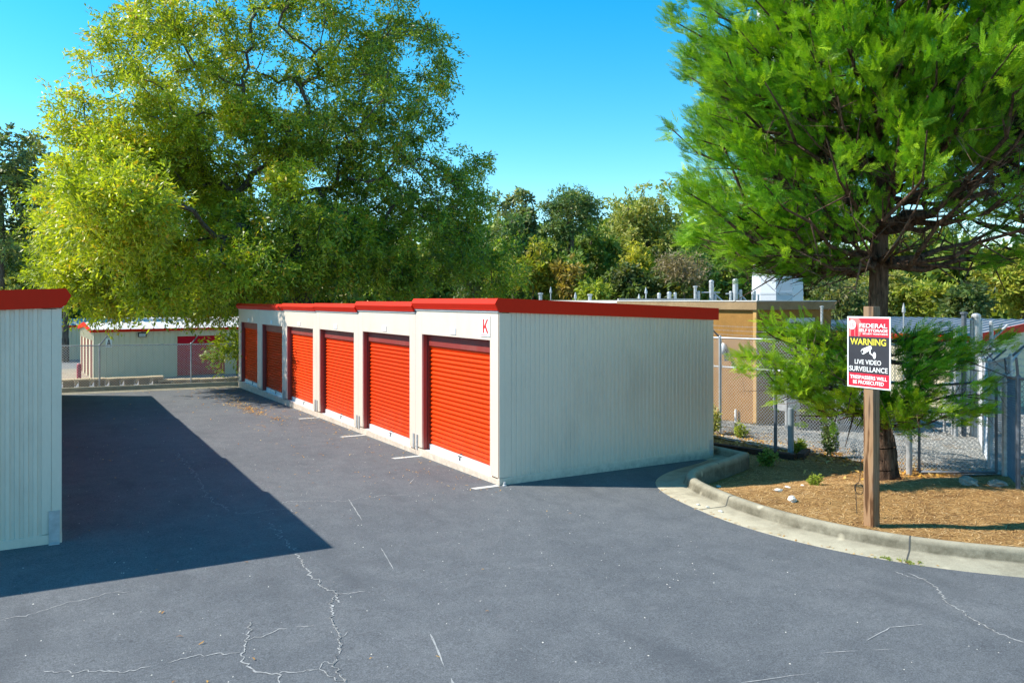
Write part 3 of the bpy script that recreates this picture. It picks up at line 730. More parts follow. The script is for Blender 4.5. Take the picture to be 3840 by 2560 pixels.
    if sign:
        l = MB(); l.box((.62, -.045, h-.95), (.92, -.032, h-.45), M); pl = l.build('letter_plate', A_PLATE, root)
        l = MB(); l.prism([P(.66, -.048, h-.90), P(.71, -.048, h-.90), P(.79, -.048, h-.50), P(.75, -.048, h-.50)], (0, -.003, 0)); l.prism([P(.88, -.0485, h-.90), P(.83, -.0485, h-.90), P(.75, -.0485, h-.50), P(.79, -.0485, h-.50)], (0, -.003, 0)); l.prism([P(.70, -.049, h-.78), P(.84, -.049, h-.78), P(.83, -.049, h-.72), P(.71, -.049, h-.72)], (0, -.003, 0))
        l.build('letter_a', A_BLACK, pl)
    return root
gable('storage_building', (-3.65, 38.1), math.radians(3), 26, 7.2, -1.70, 1.12, .28, 'tan ribbed storage building with large crimson doors behind the aisle-end fence',
      doors=[(4.35, 7.05, 2.38), (7.75, 10.4, 2.38), (11.1, 13.8, 2.38), (14.5, 17.2, 2.38)], end_doors=4, light=2.25, sign=True)
gable('storage_building', (-14.5, 56), math.radians(1), 48, 8, -1.70, .86, .42, 'white-roofed storage building just beyond the one with crimson doors')
gable('storage_building', (-16, 74), math.radians(1), 52, 8, -1.70, .70, .60, 'farthest storage building, its grey roof a thin strip under the tree shade', roofmat=simple('dull_roof', (.25, .27, .30), .5))
# apron of the far building
mb = MB(); mb.box((-7.2, 37.2, -1.72), (-3.5, 47, -1.64)); struct(mb.build('concrete_apron', A_CONC))
for i, (x, y, l) in enumerate([(-4.35, 37.6, 'crimson bollard at the near corner of the tan ribbed building'), (-6.9, 39.2, 'bright red bollard beside the left storage row')]):
    m = MB(); m.lathe((x, y, -1.72), [(.11, 0), (.11, .98), (.095, 1.04), (.05, 1.08)], 14); tag(m.build('bollard', A_BOLL if i == 0 else simple('red_paint', (.75, .02, .015)), smooth=False), l, 'bollard')
# storage building at the right edge
gable('storage_building', (20.08, 3.51), 0, 12, 16, -.86-.2, 1.65, .9, 'placeholder') if False else None
rb = thing('storage_building', 'grey-roofed storage building with red fascia at the right edge beyond the gravel', 'storage building')
cx, cy = 20.08, 3.51; zb_, ze, rs, hw, Ly = -1.15, 1.60, .42, 4.6, 15
m = MB(); corrugated(m, (cx, cy, 0), (cx+2*hw, cy, 0), zb_, ze, ze, (0, -1, 0), .09, .012)
m.add([(cx, cy+.001, ze), (cx+2*hw, cy+.001, ze), (cx+hw, cy+.001, ze+rs)], [(0, 1, 2)])
corrugated(m, (cx, cy, 0), (cx, cy+Ly, 0), zb_, ze, ze, (-1, 0, 0), .3, .03); corrugated(m, (cx+2*hw, cy, 0), (cx+2*hw, cy+Ly, 0), zb_, ze, ze, (1, 0, 0), .3, .03)
m.add([(cx, cy+Ly, zb_), (cx+2*hw, cy+Ly, zb_), (cx+2*hw, cy+Ly, ze), (cx+hw, cy+Ly, ze+rs), (cx, cy+Ly, ze)], [(0, 1, 2, 3, 4)])
m.build('wall', A_WALL2, rb)
m = MB(); o = .15
for s in (-1, 1):
    xa = cx+hw+s*(hw+o); xb = cx+hw; za = ze+.05-rs*o/hw; zc = ze+rs+.05
    m.add([(xa, cy-o, za), (xa, cy+Ly, za), (xb, cy+Ly, zc), (xb, cy-o, zc)], [(0, 1, 2, 3)])
    for k in range(int(Ly/.35)):
        yy = cy+.1+k*.35; m.add([(xa, yy, za+.002), (xa, yy+.02, za+.05), (xa, yy+.05, za+.05), (xa, yy+.07, za+.002), (xb, yy, zc+.002), (xb, yy+.02, zc+.05), (xb, yy+.05, zc+.05), (xb, yy+.07, zc+.002)], [(0, 1, 5, 4), (1, 2, 6, 5), (2, 3, 7, 6)])
m.build('roof', simple('dull_steel_roof', (.30, .31, .33), .75, 0), rb)
m = MB(); y = cy-o-.03
m.prism([(cx-o, y, ze-.24), (cx+hw, y, ze+rs-.22), (cx+2*hw+o, y, ze-.24), (cx+2*hw+o, y, ze+.06), (cx+hw, y, ze+rs+.08), (cx-o, y, ze+.06)], (0, .028, 0)) if False else None
for s in (-1, 1):
    xa = cx+hw+s*(hw+o); m.prism([(xa, y, ze-.24), (cx+hw, y, ze+rs-.20), (cx+hw, y, ze+rs+.09), (xa, y, ze+.05)], (0, .028, 0))
    m.box((min(xa, xa+s*.03), cy-o, ze-.16), (max(xa, xa+s*.03), cy+Ly, ze+.03))
m.build('fascia', A_FASC, rb)

# ------------------------------------------------------------------ tan equipment shelter
sx_, sy_, sz_ = 9.32, 3.08, -.62; SL, SWd, SH = 5.3, 3.0, 3.18
sh = thing('equipment_shelter', 'tan stucco equipment shelter with flat roof behind the chain-link fence', 'equipment shelter')
m = MB(); m.box((sx_+.02, sy_+.02, sz_), (sx_+SWd, sy_+SL, sz_+SH)); m.build('wall', A_TAN, sh)
m = MB()
for (x, y) in ((sx_, sy_),): m.box((x-.01, y-.01, sz_-.01), (x+.032, y+.10, sz_+SH-.01))
m.build('corner_pilaster', A_BEAM, sh, .006)
m = MB(); m.box((sx_-.07, sy_-.07, sz_+SH), (sx_+SWd+.07, sy_+SL+.07, sz_+SH+.21)); m.build('roof_slab', A_TAN2, sh, .01)
m = MB(); m.box((sx_-.085, sy_-.085, sz_+SH+.213), (sx_+SWd+.085, sy_+SL+.085, sz_+SH+.24)); m.build('roof_cap', A_ROOF, sh)
m = MB(); m.box((sx_-.1, sy_-.1, sz_-.6), (sx_+SWd+.1, sy_+SL+.1, sz_-.0+.08)); m.build('foundation', A_CONC, sh)
m = MB(); px0 = sx_+1.12; m.box((px0, sy_-.035, sz_+SH-.82), (px0+1.12, sy_+.018, sz_+SH-.30+.08)); pp = m.build('port_panel', simple('grey_panel', (.52, .54, .52), .5), sh, .004)
for j in range(3):
    for i in range(3):
        m = MB(); m.tube((px0+.2+i*.15, sy_-.055, sz_+SH-.38-j*.17), (px0+.2+i*.15, sy_-.02, sz_+SH-.38-j*.17), .058, n=14); m.build('port', A_BLACK, pp)
m = MB(); m.tube((px0+.9, sy_-.055, sz_+SH-.55), (px0+.9, sy_-.02, sz_+SH-.55), .08, n=14); m.build('port', A_BLACK, pp)
m = MB(); m.lathe((sx_-.04, sy_+1.05, sz_+2.02), [(.075, 0), (.09, .10), (.085, .2), (.05, .27), (.01, .29)], 14); m.tube((sx_-.04, sy_+1.05, sz_+2.15), (sx_+.02, sy_+1.05, sz_+2.15), .05); cm = m.build('camera_housing', A_PLATE, sh, smooth=True)
m = MB(); m.tube((sx_-.10, sy_+.92, sz_+2.14), (sx_-.14, sy_+.84, sz_+1.86), .05, .062, 12); m.build('camera_lens', A_BLACK, cm)
m = MB(); m.path([(sx_-.05, sy_+.62, sz_+.62), (sx_-.05, sy_+.62, sz_+.25), (sx_-.1, sy_+.5, sz_+.12), (sx_-.15, sy_+.1, sz_+.04), (sx_-.15, sy_-.4, sz_+.0)], .035, 8); m.build('conduit', A_PLATE, sh)
# low flat steel shelter behind
s2 = thing('equipment_shelter', 'pale flat-roofed shelter whose roof edge shows past the tan shelter', 'equipment shelter')
m = MB(); m.box((10.3, 9.6, -1.0), (13.5, 14.4, 2.70)); m.build('wall', A_DGALV, s2)
m = MB(); m.box((10.1, 9.4, 2.71), (13.7, 14.6, 2.80)); m.box((10.1, 9.4, 2.803), (13.7, 9.45, 2.86)); m.build('roof_slab', A_ROOF, s2)
# monopole tower
m = MB(); mpz = -.9; R0, R1 = .86, .62; n = 10
m.lathe((14.75, 6.85, mpz), [(R0+.18, 0), (R0+.18, .12), (R0, .12), (R0-.03, 3.9), (R0-.015, 3.9), (R0-.015, 3.98), (R0-.03, 3.98), (R1, 16), (R1*.6, 30)], n)
mp_ = m.build('cell_tower', A_POLE); mp_.rotation_euler = (0, 0, 0)
tag(mp_, 'pale faceted steel monopole rising behind the cypress branches', 'cell tower')

# steel pipe posts around the compound
def pipe_post(x, y, ztop, r, label, cap='dome', arm=None, zb=None):
    zb = mz(x, y) - .3 if zb is None else zb; r *= .55
    root = thing('pipe_post', label, 'post', group='steel pipe posts in the equipment compound')
    m = MB(); pf = [(r, 0), (r, ztop-zb-r*.8)]
    if cap == 'dome': pf += [(r*1.08, ztop-zb-r*.8), (r*1.08, ztop-zb-r*.3), (r*.8, ztop-zb+r*.1), (r*.3, ztop-zb+r*.3)]
    elif cap == 'point': pf = [(r*.55, 0), (r*.55, ztop-zb-.22), (r*1.3, ztop-zb-.2), (r*1.2, ztop-zb-.12), (r*.2, ztop-zb+.02)]
    elif cap == 'flat': pf += [(r*1.5, ztop-zb-r*.8), (r*1.5, ztop-zb), (r*.2, ztop-zb+.01)]
    m.lathe((x, y, zb), pf, 12); m.build('pipe', A_GALV, root)
    if arm:
        m = MB()
        for a, b, rr_ in arm: m.tube((x+a[0], y+a[1], ztop+a[2]), (x+b[0], y+b[1], ztop+b[2]), rr_, n=8)
        m.build('brace', A_GALV, root)
    return root
R_ = Vector((math.cos(TH), -math.sin(TH), 0))
def rv(a, z): return (R_.x*a, R_.y*a, z)
PP = [(9.15, 12.57, 3.06, .11, 'flat', 'squat pipe post leftmost of the posts above the red roof trim'), (9.46, 12.38, 3.27, .06, 'point', 'thin post with pointed white finial above the red roof trim'),
 (10.21, 11.92, 3.07, .07, 'point', 'short finial post at the left end of the pale roof edge'), (10.65, 11.65, 3.02, .11, 'flat', 'dark stubby post standing before the pale roof edge'),
 (12.14, 10.73, 3.01, .07, 'point', 'short finial post left of the tall one with a cone top'), (12.35, 10.6, 3.25, .07, 'point', 'tall thin post with cone finial above the tan roof edge'),
 (12.75, 10.36, 3.05, .11, 'dome', 'stubby pipe first to the right of the cone-topped post'), (13.06, 10.17, 3.09, .14, 'dome', 'wider stubby pipe in the middle of three above the tan roof'),
 (13.24, 10.06, 3.07, .10, 'dome', 'narrow stubby pipe last of three above the tan roof'), (13.85, 9.68, 3.31, .10, 'flat', 'slim pipe with flat vent cap above the tan roof edge'),
 (13.95, 9.62, 3.12, .10, 'dome', 'short pipe beside the flat-capped vent pipe'), (14.46, 9.31, 2.96, .09, 'dome', 'lowest stub of pipe under the slanting brace'),
 (12.62, 6.92, 3.08, .085, 'dome', 'short pipe left of the second tall braced pipe'), (12.88, 6.75, 3.13, .085, 'dome', 'short pipe right of the second tall braced pipe'),
 (13.25, 6.53, 3.10, .10, 'dome', 'short pipe next to the monopole on its left'), (13.37, 6.46, 2.97, .05, 'dome', 'thin low pipe touching the monopole outline')]
for x, y, zt, r, cp, lb in PP: pipe_post(x, y, zt, r, lb, cp)
pipe_post(14.34, 9.38, 3.50, .15, 'tall braced pipe, left of the two tallest above the tan roof', 'dome', [(rv(-.35, -.42), rv(.3, -.42), .025), (rv(.08, -.45), rv(1.0, -1.25), .035)])
pipe_post(12.74, 6.84, 3.46, .16, 'tall braced pipe nearest the monopole above the tan roof', 'dome', [(rv(-.3, -.45), rv(.2, -.45), .02), (rv(.08, -.4), rv(.75, -1.1), .032)])
RP = [(12.72, -.19, 2.52, .10, 'dark blue-grey square-looking post among the pipes on the right', 'flat'), (12.90, -.28, 2.35, .075, 'first slim pipe right of the dark post on the right', 'dome'),
      (13.05, -.40, 2.35, .075, 'second slim pipe right of the dark post', 'dome'), (13.30, -.52, 2.30, .08, 'slim pipe behind the thick capped pipe on the right', 'dome'),
      (12.56, -.09, 2.10, .09, 'short pipe left of the dark post on the right', 'dome'), (11.5, .56, 2.72, .055, 'thin pole with finial right of the cypress trunk', 'point'),
      (10.35, 1.95, 2.66, .055, 'thin leaning pipe at the right end of the tan shelter roof', 'flat'), (11.2, 1.15, 2.5, .05, 'pale stub of pipe just left of the cypress trunk', 'dome')]
for i, (x, y, zt, r, lb, cp) in enumerate(RP):
    o = pipe_post(x, y, zt, r, lb, cp)
    if i == 0:
        for c in o.children: c.data.materials[0] = A_DGALV
pipe_post(12.97, -.34, 2.47, .17, 'thick capped pipe with forked arms beyond the right chain-link gate', 'dome',
          [(rv(.0, -.95), rv(.75, -.25), .028), (rv(-.35, -.92), rv(.6, -.92), .03), (rv(.1, -1.0), rv(.9, -1.35), .04), (rv(.75, -1.25), rv(1.5, -.3), .03)])
# utility cabinets
def cabinet(x, y, w, d, h, zb, label, m1=A_GALV, rot=0):
    root = thing('utility_cabinet', label, 'utility cabinet'); M = Matrix.Translation((x, y, zb)) @ Matrix.Rotation(rot, 4, 'Z')
    m = MB(); m.box((-w/2, -d/2, .45), (w/2, d/2, .45+h), M); m.build('housing', m1, root, .01)
    m = MB(); m.box((-w/2+.04, -d/2-.02, .5), (w/2-.04, -d/2-.002, .41+h), M); m.box((w/2-.12, -d/2-.04, .45+h*.5), (w/2-.09, -d/2-.021, .45+h*.62), M); m.build('door', m1, root, .005)
    for sx2 in (-1, 1):
        for sy2 in (-1, 1):
            m = MB(); m.box((sx2*(w/2-.04)-.025, sy2*(d/2-.04)-.025, -.1), (sx2*(w/2-.04)+.025, sy2*(d/2-.04)+.025, .45), M); m.build('leg', A_GALV, root)
    return root
cabinet(9.55, 2.35, .5, .4, .8, mz(9.3, 1.5), 'pale grey meter cabinet on legs just right of the tan shelter corner', A_GALV, 0)
cabinet(11.1, 1.9, 2.1, .8, 1.25, mz(10.2, 1)-.3, 'generator cabinet behind the mesh, enlarged and blackened to take in the shade there', A_BLACK, -.2)  # equipment made larger and black, so its colour also carries the surrounding shade
cabinet(13.1, .15, .55, .4, .9, mz(13.1, .1)-.1, 'grey meter cabinet with pipe legs standing on the right gravel', A_GALV, -.5)

# ------------------------------------------------------------------ warning sign on a timber post
ws = thing('warning_sign', 'red, black and white video surveillance warning sign on a weathered timber post', 'warning sign')
pz = mz(2.45, -4.5); A = .128; pxa, pya = 2.375, -4.575
m = MB(); m.box((pxa, pya, pz-.3), (pxa+A, pya+A, 2.735)); m.build('post', A_WOOD, ws, .006)
SX = pxa-.004; y0, y1, z0, z1 = -4.795, -4.245, 1.775, 2.615
tilt = lambda y, z: (y, z)
m = MB(); m.box((SX-.008, y0, z0), (SX, y1, z1)); sb = m.build('sign_board', A_PLATE, ws, .002)
RS = simple('sign_red', (.62, .012, .035), .45, 0, .04); BS = simple('sign_black', (.035, .033, .04), .45, 0, .1); PS = simple('sign_pink', (.68, .20, .18), .45, 0, .05)
WS_ = simple('sign_white', (.85, .84, .82), .5, 0, .02); YS = simple('sign_yellow', (.80, .68, .06), .5, 0, .03)
bx = MB(); X1 = SX-.010; bd = .018
zh = z1-.236; zl = z0+.172
bx.box((X1, y0+bd, zh), (SX-.0085, y1-bd, z1-bd)); bx.build('red_panel', RS, sb); bx = MB(); bx.box((X1, y0+bd, z0+bd), (SX-.0085, y1-bd, zl)); bx.build('red_panel', RS, sb)
bx = MB(); bx.box((X1, y0+bd, zl+.001), (SX-.0085, y1-bd, zh-.001)); bx.build('black_panel', BS, sb)
def disc(mb, yc, zc, ry, rz, x, n=28, a0=0, a1=2*math.pi, clip=None):
    pts = []
    for i in range(n):
        a = a0+(a1-a0)*i/(n-1 if a1-a0 < 6.28 else n); y = yc+ry*math.cos(a); z = zc+rz*math.sin(a)
        if clip: y = min(max(y, clip[0]), clip[1]); z = min(max(z, clip[2]), clip[3])
        pts.append((x, y, z))
    mb.prism(pts, (.0012, 0, 0))
# y grows to the left in the picture
lg = MB(); cl = (y0+bd, y1-bd-.001, zh+.001, z1-bd-.001)
disc(lg, y1-.095, zh+.10, .10, .135, X1-.0015, clip=cl); lg.build('emblem_shade', PS, sb)
lg = MB(); disc(lg, y1-.072, zh+.02, .022, .11, X1-.003, clip=cl); disc(lg, y1-.125, zh+.03, .018, .12, X1-.003, clip=cl); lg.build('emblem_shade', RS, sb)
lg = MB(); disc(lg, y1-.068, z1-.098, .050, .056, X1-.005); lg.build('emblem_disc', WS_, sb)
def text(body, yc, zb, width, height, mat, x, bold=.012, name='lettering'):
    cu = bpy.data.curves.new('t', 'FONT'); cu.body = body; cu.size = 1; cu.offset = bold; cu.extrude = 0
    to = bpy.data.objects.new('t', cu); COL.objects.link(to)
    dg = bpy.context.evaluated_depsgraph_get(); me = bpy.data.meshes.new_from_object(to.evaluated_get(dg))
    bpy.data.objects.remove(to)
    co = np.empty(len(me.vertices)*3, dtype=np.float32); me.vertices.foreach_get('co', co); co = co.reshape(-1, 3)
    mn = co.min(0); mx = co.max(0)
    u = (co[:, 0]-mn[0])/(mx[0]-mn[0])-.5; v = (co[:, 1]-mn[1])/(mx[1]-mn[1])
    out = np.stack([np.full(len(u), x), yc-u*width, zb+v*height], 1).astype(np.float32)
    me.vertices.foreach_set('co', out.ravel()); me.materials.clear(); me.materials.append(mat); me.update()
    o = bpy.data.objects.new(name, me); COL.objects.link(o); o.parent = sb; return o
yc = (y0+y1)/2; XT = X1-.004
HH = z1-z0
def tz_(f): return z1-HH*f
text('10', y1-.071, z1-.124, .050, .050, PS, XT-.004, .0)
text('FEDERAL', yc-.064, tz_(.155), .350, .050, WS_, XT-.003, .02)
text('SELF STORAGE', yc-.062, tz_(.212), .360, .034, WS_, XT, .03)
text('SECURITY MONITORING', yc-.087, tz_(.252), .315, .022, WS_, XT, .02)
text('WARNING', yc+.004, tz_(.398), .455, .078, YS, XT, .02)
text('LIVE VIDEO', yc+.005, tz_(.668), .335, .055, WS_, XT, .015)
text('SURVEILLANCE', yc, tz_(.770), .485, .060, WS_, XT, .015)
text('TRESPASSERS WILL', yc, tz_(.878), .47, .044, WS_, XT, .025)
text('BE PROSECUTED', yc, tz_(.948), .39, .044, WS_, XT, .025)
# camera pictogram
cg = MB(); zc = z1-(z1-z0)*.485
def yz(a, b): return (XT-.001, yc-a, zc+b)
cg.prism([yz(-.075, -.035), (yz(-.095, .0)), yz(-.080, .025), yz(.025, .072), yz(.045, .060), yz(.048, .035), yz(.030, .018), yz(-.055, -.035)], (.001, 0, 0))
cg.prism([yz(.015, .012), yz(.030, .016), yz(.034, -.018), yz(.070, -.040), yz(.064, -.052), yz(.018, -.026)], (.001, 0, 0))
disc(cg, yc-.080, zc-.042, .020, .040, XT-.002, 16); cg.build('camera_symbol', WS_, sb)
cg = MB(); disc(cg, yc+.072, zc-.006, .013, .018, XT-.004, 14); cg.build('camera_symbol', BS, sb)
# loose cable loop beside the post
m = MB(); pts = [Vector((2.55, -4.30, pz+.75)), Vector((2.60, -4.25, pz+.45))]
for i in range(14):
    a = i/13*2*math.pi*1.1; pts.append(Vector((2.66, -4.18+.06*math.cos(a)-.02, pz+.33+.07*math.sin(a))))
pts.append(Vector((2.62, -4.2, pz+.02)))
m.path(pts, .004, 5); tag(m.build('cable', A_BLACK), 'thin black cable hanging in a loop behind the timber sign post', 'cable')

# timbers, bollard pipes, marker, rocks
tb = thing('landscape_timber', 'dark low timber edging in the shade at the back of the mulch bed', 'timber')
def beam(a, b, w, h):
    a = Vector(a); b = Vector(b); d = (b-a).normalized(); n = Vector((-d.y, d.x, 0))*w/2; m = MB()
    vs = [a-n, a+n, b+n, b-n]; vs = [Vector((v.x, v.y, v.z-.1)) for v in vs]+[Vector((v.x, v.y, v.z+h)) for v in vs]
    m.add(vs, [(0,1,2,3),(4,5,6,7),(0,1,5,4),(1,2,6,5),(2,3,7,6),(3,0,4,7)]); m.build('beam', A_TIMBER, tb, .01)
beam((5.75, 1.75, mz(5.75, 1.75)), (6.28, -.45, mz(6.3, -.45)), .14, .10); beam((6.37, -.50, mz(6.3, -.5)), (7.0, -.16, mz(7, -.2)), .14, .105)
m = MB(); m.lathe((6.6, .27, mz(6.6, .27)-.2), [(.035, 0), (.035, 1.75), (.01, 1.77)], 10); tag(m.build('bollard', A_DGALV), 'thin tall dark pipe beside the thick stub post in the timber bed', 'post')
m = MB(); m.lathe((6.62, -.08, mz(6.6, -.06)-.2), [(.056, 0), (.056, 1.10), (.05, 1.115), (.01, 1.12)], 14); tag(m.build('bollard', simple('stub_grey', (.26, .30, .33), .6, .1)), 'thick grey stub pipe inside the corner of the dark timbers', 'post')
mk = thing('utility_marker', 'orange topped white utility marker behind the right dark fence post', 'utility marker'); mkx, mky = 9.4, -2.75
mkz = mz(mkx, mky)
m = MB(); m.box((mkx-.045, mky-.015, mkz+1.05), (mkx+.045, mky+.015, mkz+1.85)); m.build('orange_sleeve', A_ORANGE, mk, .004)
m = MB(); m.box((mkx-.04, mky-.012, mkz-.1), (mkx+.04, mky+.012, mkz+1.05)); m.build('post', A_PLATE, mk, .004)
def rock(x, y, r, sq, mat, label, cat, seed, z=None):
    rr = random.Random(seed); bm = bmesh.new(); bmesh.ops.create_icosphere(bm, subdivisions=3, radius=r)
    o3 = Vector((seed*3.1, seed, 0))
    for v in bm.verts:
        d = v.co.normalized(); k = 1+.38*mnoise.noise(d*1.6+o3)+.14*mnoise.noise(d*4+o3); v.co *= k; v.co.x *= sq[0]; v.co.y *= sq[1]; v.co.z *= sq[2]
    me = bpy.data.meshes.new('rock'); bm.to_mesh(me); bm.free(); me.materials.append(mat)
    o = bpy.data.objects.new('rock', me); COL.objects.link(o); o.location = (x, y, (mz(x, y) if z is None else z)+r*sq[2]*.35); o.rotation_euler = (0, 0, rr.uniform(0, 6))
    return tag(o, label, cat)
rock(2.62, -3.25, .062, (1.3, .8, .7), A_STONE, 'largest white quartz rock on the pine straw left of the sign post', 'rock', 1)
rock(2.95, -2.76, .040, (1.4, .8, .6), A_STONE, 'small white rock just behind the largest quartz rock', 'rock', 2)
rock(3.35, -2.60, .033, (1.6, .8, .4), A_STONE, 'flat white stone behind the two quartz rocks', 'rock', 3)
rock(3.75, -2.55, .024, (1.4, .8, .5), A_STONE, 'tiny white stone nearest the green seedling', 'rock', 4)
rock(3.05, -1.55, .030, (1.5, .9, .6), A_STONE, 'pale stone in the shade inside the kerb bend', 'rock', 6)
rock(5.75, -3.90, .12, (1.2, .9, .6), A_ROCK, 'grey boulder half in shade right of the cypress', 'rock', 8)
rock(6.05, -4.15, .10, (1.3, .9, .55), A_ROCK, 'second grey boulder, nearer the dark fence post', 'rock', 9)
rock(1.70, -2.45, .020, (1.3, 1, .7), A_STONE, 'white pebble farthest back in the gutter', 'pebble', 11, gz(1.7, -2.5)+.012)
rock(1.72, -2.60, .018, (1.3, 1, .7), A_STONE, 'white pebble second back in the gutter', 'pebble', 12, gz(1.7, -2.6)+.012)
rock(1.69, -2.86, .024, (1.3, 1, .7), A_STONE, 'largest white pebble in the gutter near the kerb joint', 'pebble', 13, gz(1.7, -2.9)+.012)

# ------------------------------------------------------------------ vegetation
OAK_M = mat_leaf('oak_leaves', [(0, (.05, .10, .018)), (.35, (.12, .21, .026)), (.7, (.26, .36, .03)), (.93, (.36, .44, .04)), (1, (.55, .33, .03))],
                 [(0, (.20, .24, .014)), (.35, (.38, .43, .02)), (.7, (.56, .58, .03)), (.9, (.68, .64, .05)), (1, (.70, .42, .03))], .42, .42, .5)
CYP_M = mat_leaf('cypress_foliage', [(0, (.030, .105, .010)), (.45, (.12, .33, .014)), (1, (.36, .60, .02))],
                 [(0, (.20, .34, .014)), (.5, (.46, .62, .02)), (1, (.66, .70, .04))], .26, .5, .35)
def mlf(nm, a, b, c, au=(.35, .24, .02)):
    g = 2.3; a, b, c = (tuple(min(.75, g*k) for k in q) for q in (a, b, c))
    return mat_leaf(nm, [(0, a), (.5, b), (1, c)], [(0, tuple(.6*k for k in au)), (1, tuple(min(.8, 1.3*k) for k in au))], .32, .55, .4)
LF = {'dark': mlf('dark_foliage', (.018, .032, .012), (.04, .065, .018), (.075, .105, .025)), 'grey': mlf('greygreen_foliage', (.03, .045, .022), (.065, .09, .035), (.12, .15, .05)),
      'pine': mlf('pine_foliage', (.022, .045, .018), (.05, .09, .03), (.095, .14, .04)), 'olive': mlf('olive_foliage', (.07, .085, .02), (.14, .155, .035), (.24, .23, .06)),
      'yellow': mlf('yellow_foliage', (.10, .11, .015), (.19, .18, .02), (.28, .24, .02)), 'rust': mlf('rust_foliage', (.06, .05, .025), (.11, .085, .05), (.16, .125, .08)),
      'orange': mlf('orange_foliage', (.09, .07, .02), (.16, .12, .025), (.22, .15, .03)), 'lime': mlf('lime_foliage', (.06, .085, .012), (.12, .155, .018), (.20, .22, .03)),
      'green': mlf('mid_foliage', (.03, .055, .012), (.07, .115, .018), (.13, .17, .03))}

def rot_basis(D):
    """orthonormal frames from directions D (n,3): returns D, S, N"""
    D = D/np.linalg.norm(D, axis=1, keepdims=True); up = np.tile([0., 0, 1], (len(D), 1))
    Sd = np.cross(D, up); ln = np.linalg.norm(Sd, axis=1, keepdims=True); Sd = np.where(ln < 1e-4, [1., 0, 0], Sd/np.maximum(ln, 1e-4)); N = np.cross(Sd, D)
    return D, Sd, N
def leaf_cloud(C, rad, nper, ll, lw, rng, droop=.4, flat=.6, hue=None):
    """willowy tufts: leaves strung along short twigs round each cluster centre"""
    k = len(C); tw = 9; per = max(1, nper//tw)
    td = rng.normal(size=(k, tw, 3)); td[..., 2] = td[..., 2]*flat - droop*.5; td /= np.linalg.norm(td, axis=2, keepdims=True)
    t = rng.uniform(.1, 1, size=(k, tw, per, 1))
    r = (np.asarray(rad).reshape(-1, 1, 1, 1) if np.ndim(rad) else rad)
    P = C[:, None, None, :] + td[:, :, None, :]*t*r; P = P + rng.normal(scale=.09, size=P.shape)*r; P[..., 2] -= (t[..., 0]**2)*droop*r[..., 0] if np.ndim(rad) else (t[..., 0]**2)*droop*r
    D = td[:, :, None, :] + rng.normal(scale=.75, size=P.shape); D[..., 2] -= droop*.8
    P = P.reshape(-1, 3); D = D.reshape(-1, 3); n = len(P)
    D, Sd, N = rot_basis(D); a = rng.uniform(0, 2*np.pi, n)[:, None]; Sr = Sd*np.cos(a)+N*np.sin(a)
    L = ll*rng.uniform(.6, 1.3, n)[:, None]; Wd = lw*rng.uniform(.6, 1.3, n)[:, None]
    V = np.stack([P, P+D*L*.5+Sr*Wd*.5, P+D*L, P+D*L*.5-Sr*Wd*.5], 1).reshape(-1, 3)
    F = np.arange(n*4).reshape(-1, 4)
    ct = rng.uniform(-.26, .26, k); tint = np.clip(rng.beta(2.2, 2.2, n)+np.repeat(ct, tw*per), 0, 1)
    hu = np.zeros(k) if hue is None else hue; hh = np.clip(np.repeat(hu, tw*per)+rng.normal(0, .12, n), 0, 1)
    return V, F, np.repeat(tint, 4), np.repeat(hh, 4)
def skeleton(base, forks, C, rng, r_tip=.012, expo=2.4, arch=.12, minr=.01, sub=3, bias=.55):
    """grow limbs: each target joins the nearest suitable node"""
    nodes = [np.array(p, float) for p in forks]; par = [-1]+list(range(len(forks)-1))
    root = np.array(forks[-1], float); order = np.argsort(np.linalg.norm(C-root, axis=1)); tips = []
    for ci in order:
        c = C[ci]; Nn = np.array(nodes[1:]); d = np.linalg.norm(Nn-c, axis=1)
        dr = np.linalg.norm(Nn-root, axis=1); cost = d + bias*np.maximum(0, dr-np.linalg.norm(c-root)+.3) + .12*dr
        j = int(np.argmin(cost))+1; p = nodes[j]; L = np.linalg.norm(c-p)
        n = max(1, min(sub, int(L/.5)+1)); prev = j
        for i in range(1, n+1):
            t = i/n; q = p+(c-p)*t; 
            if i < n: q = q+rng.normal(scale=.045*L, size=3); q[2] += arch*L*math.sin(math.pi*t)
            nodes.append(q); par.append(prev); prev = len(nodes)-1
        tips.append(prev)
    w = np.zeros(len(nodes))
    for t in tips: w[t] += 1
    for i in range(len(nodes)-1, 0, -1): w[par[i]] += w[i]
    rad = np.maximum(minr, r_tip*np.maximum(w, 1)**(1/expo))
    return np.array(nodes), par, rad
def tubes_np(nodes, par, rad, trunk_r, ntrunk, n=6, maxn=None):
    V = []; F = []; k = 0; ang = np.arange(n)*2*np.pi/n
    for i in range(1, len(nodes)):
        p, q = nodes[par[i]], nodes[i]; d = q-p; L = np.linalg.norm(d)
        if L < 1e-4: continue
        r0 = rad[par[i]] if par[i] >= 0 else rad[i]; r1 = rad[i]
        r0 = min(r0, r1*1.6+.01) if i >= ntrunk else r0
        D, Sd, N = rot_basis(d[None]); Sd = Sd[0]; N = N[0]
        ring = np.cos(ang)[:, None]*Sd+np.sin(ang)[:, None]*N
        V.append(p+ring*r0); V.append(q+ring*r1)
        F += [(k+a, k+(a+1) % n, k+n+(a+1) % n, k+n+a) for a in range(n)]; k += 2*n
    return np.concatenate(V), np.array(F)
def trunk_profile(nodes, rad, radii):
    for i, r in enumerate(radii): rad[i] = r
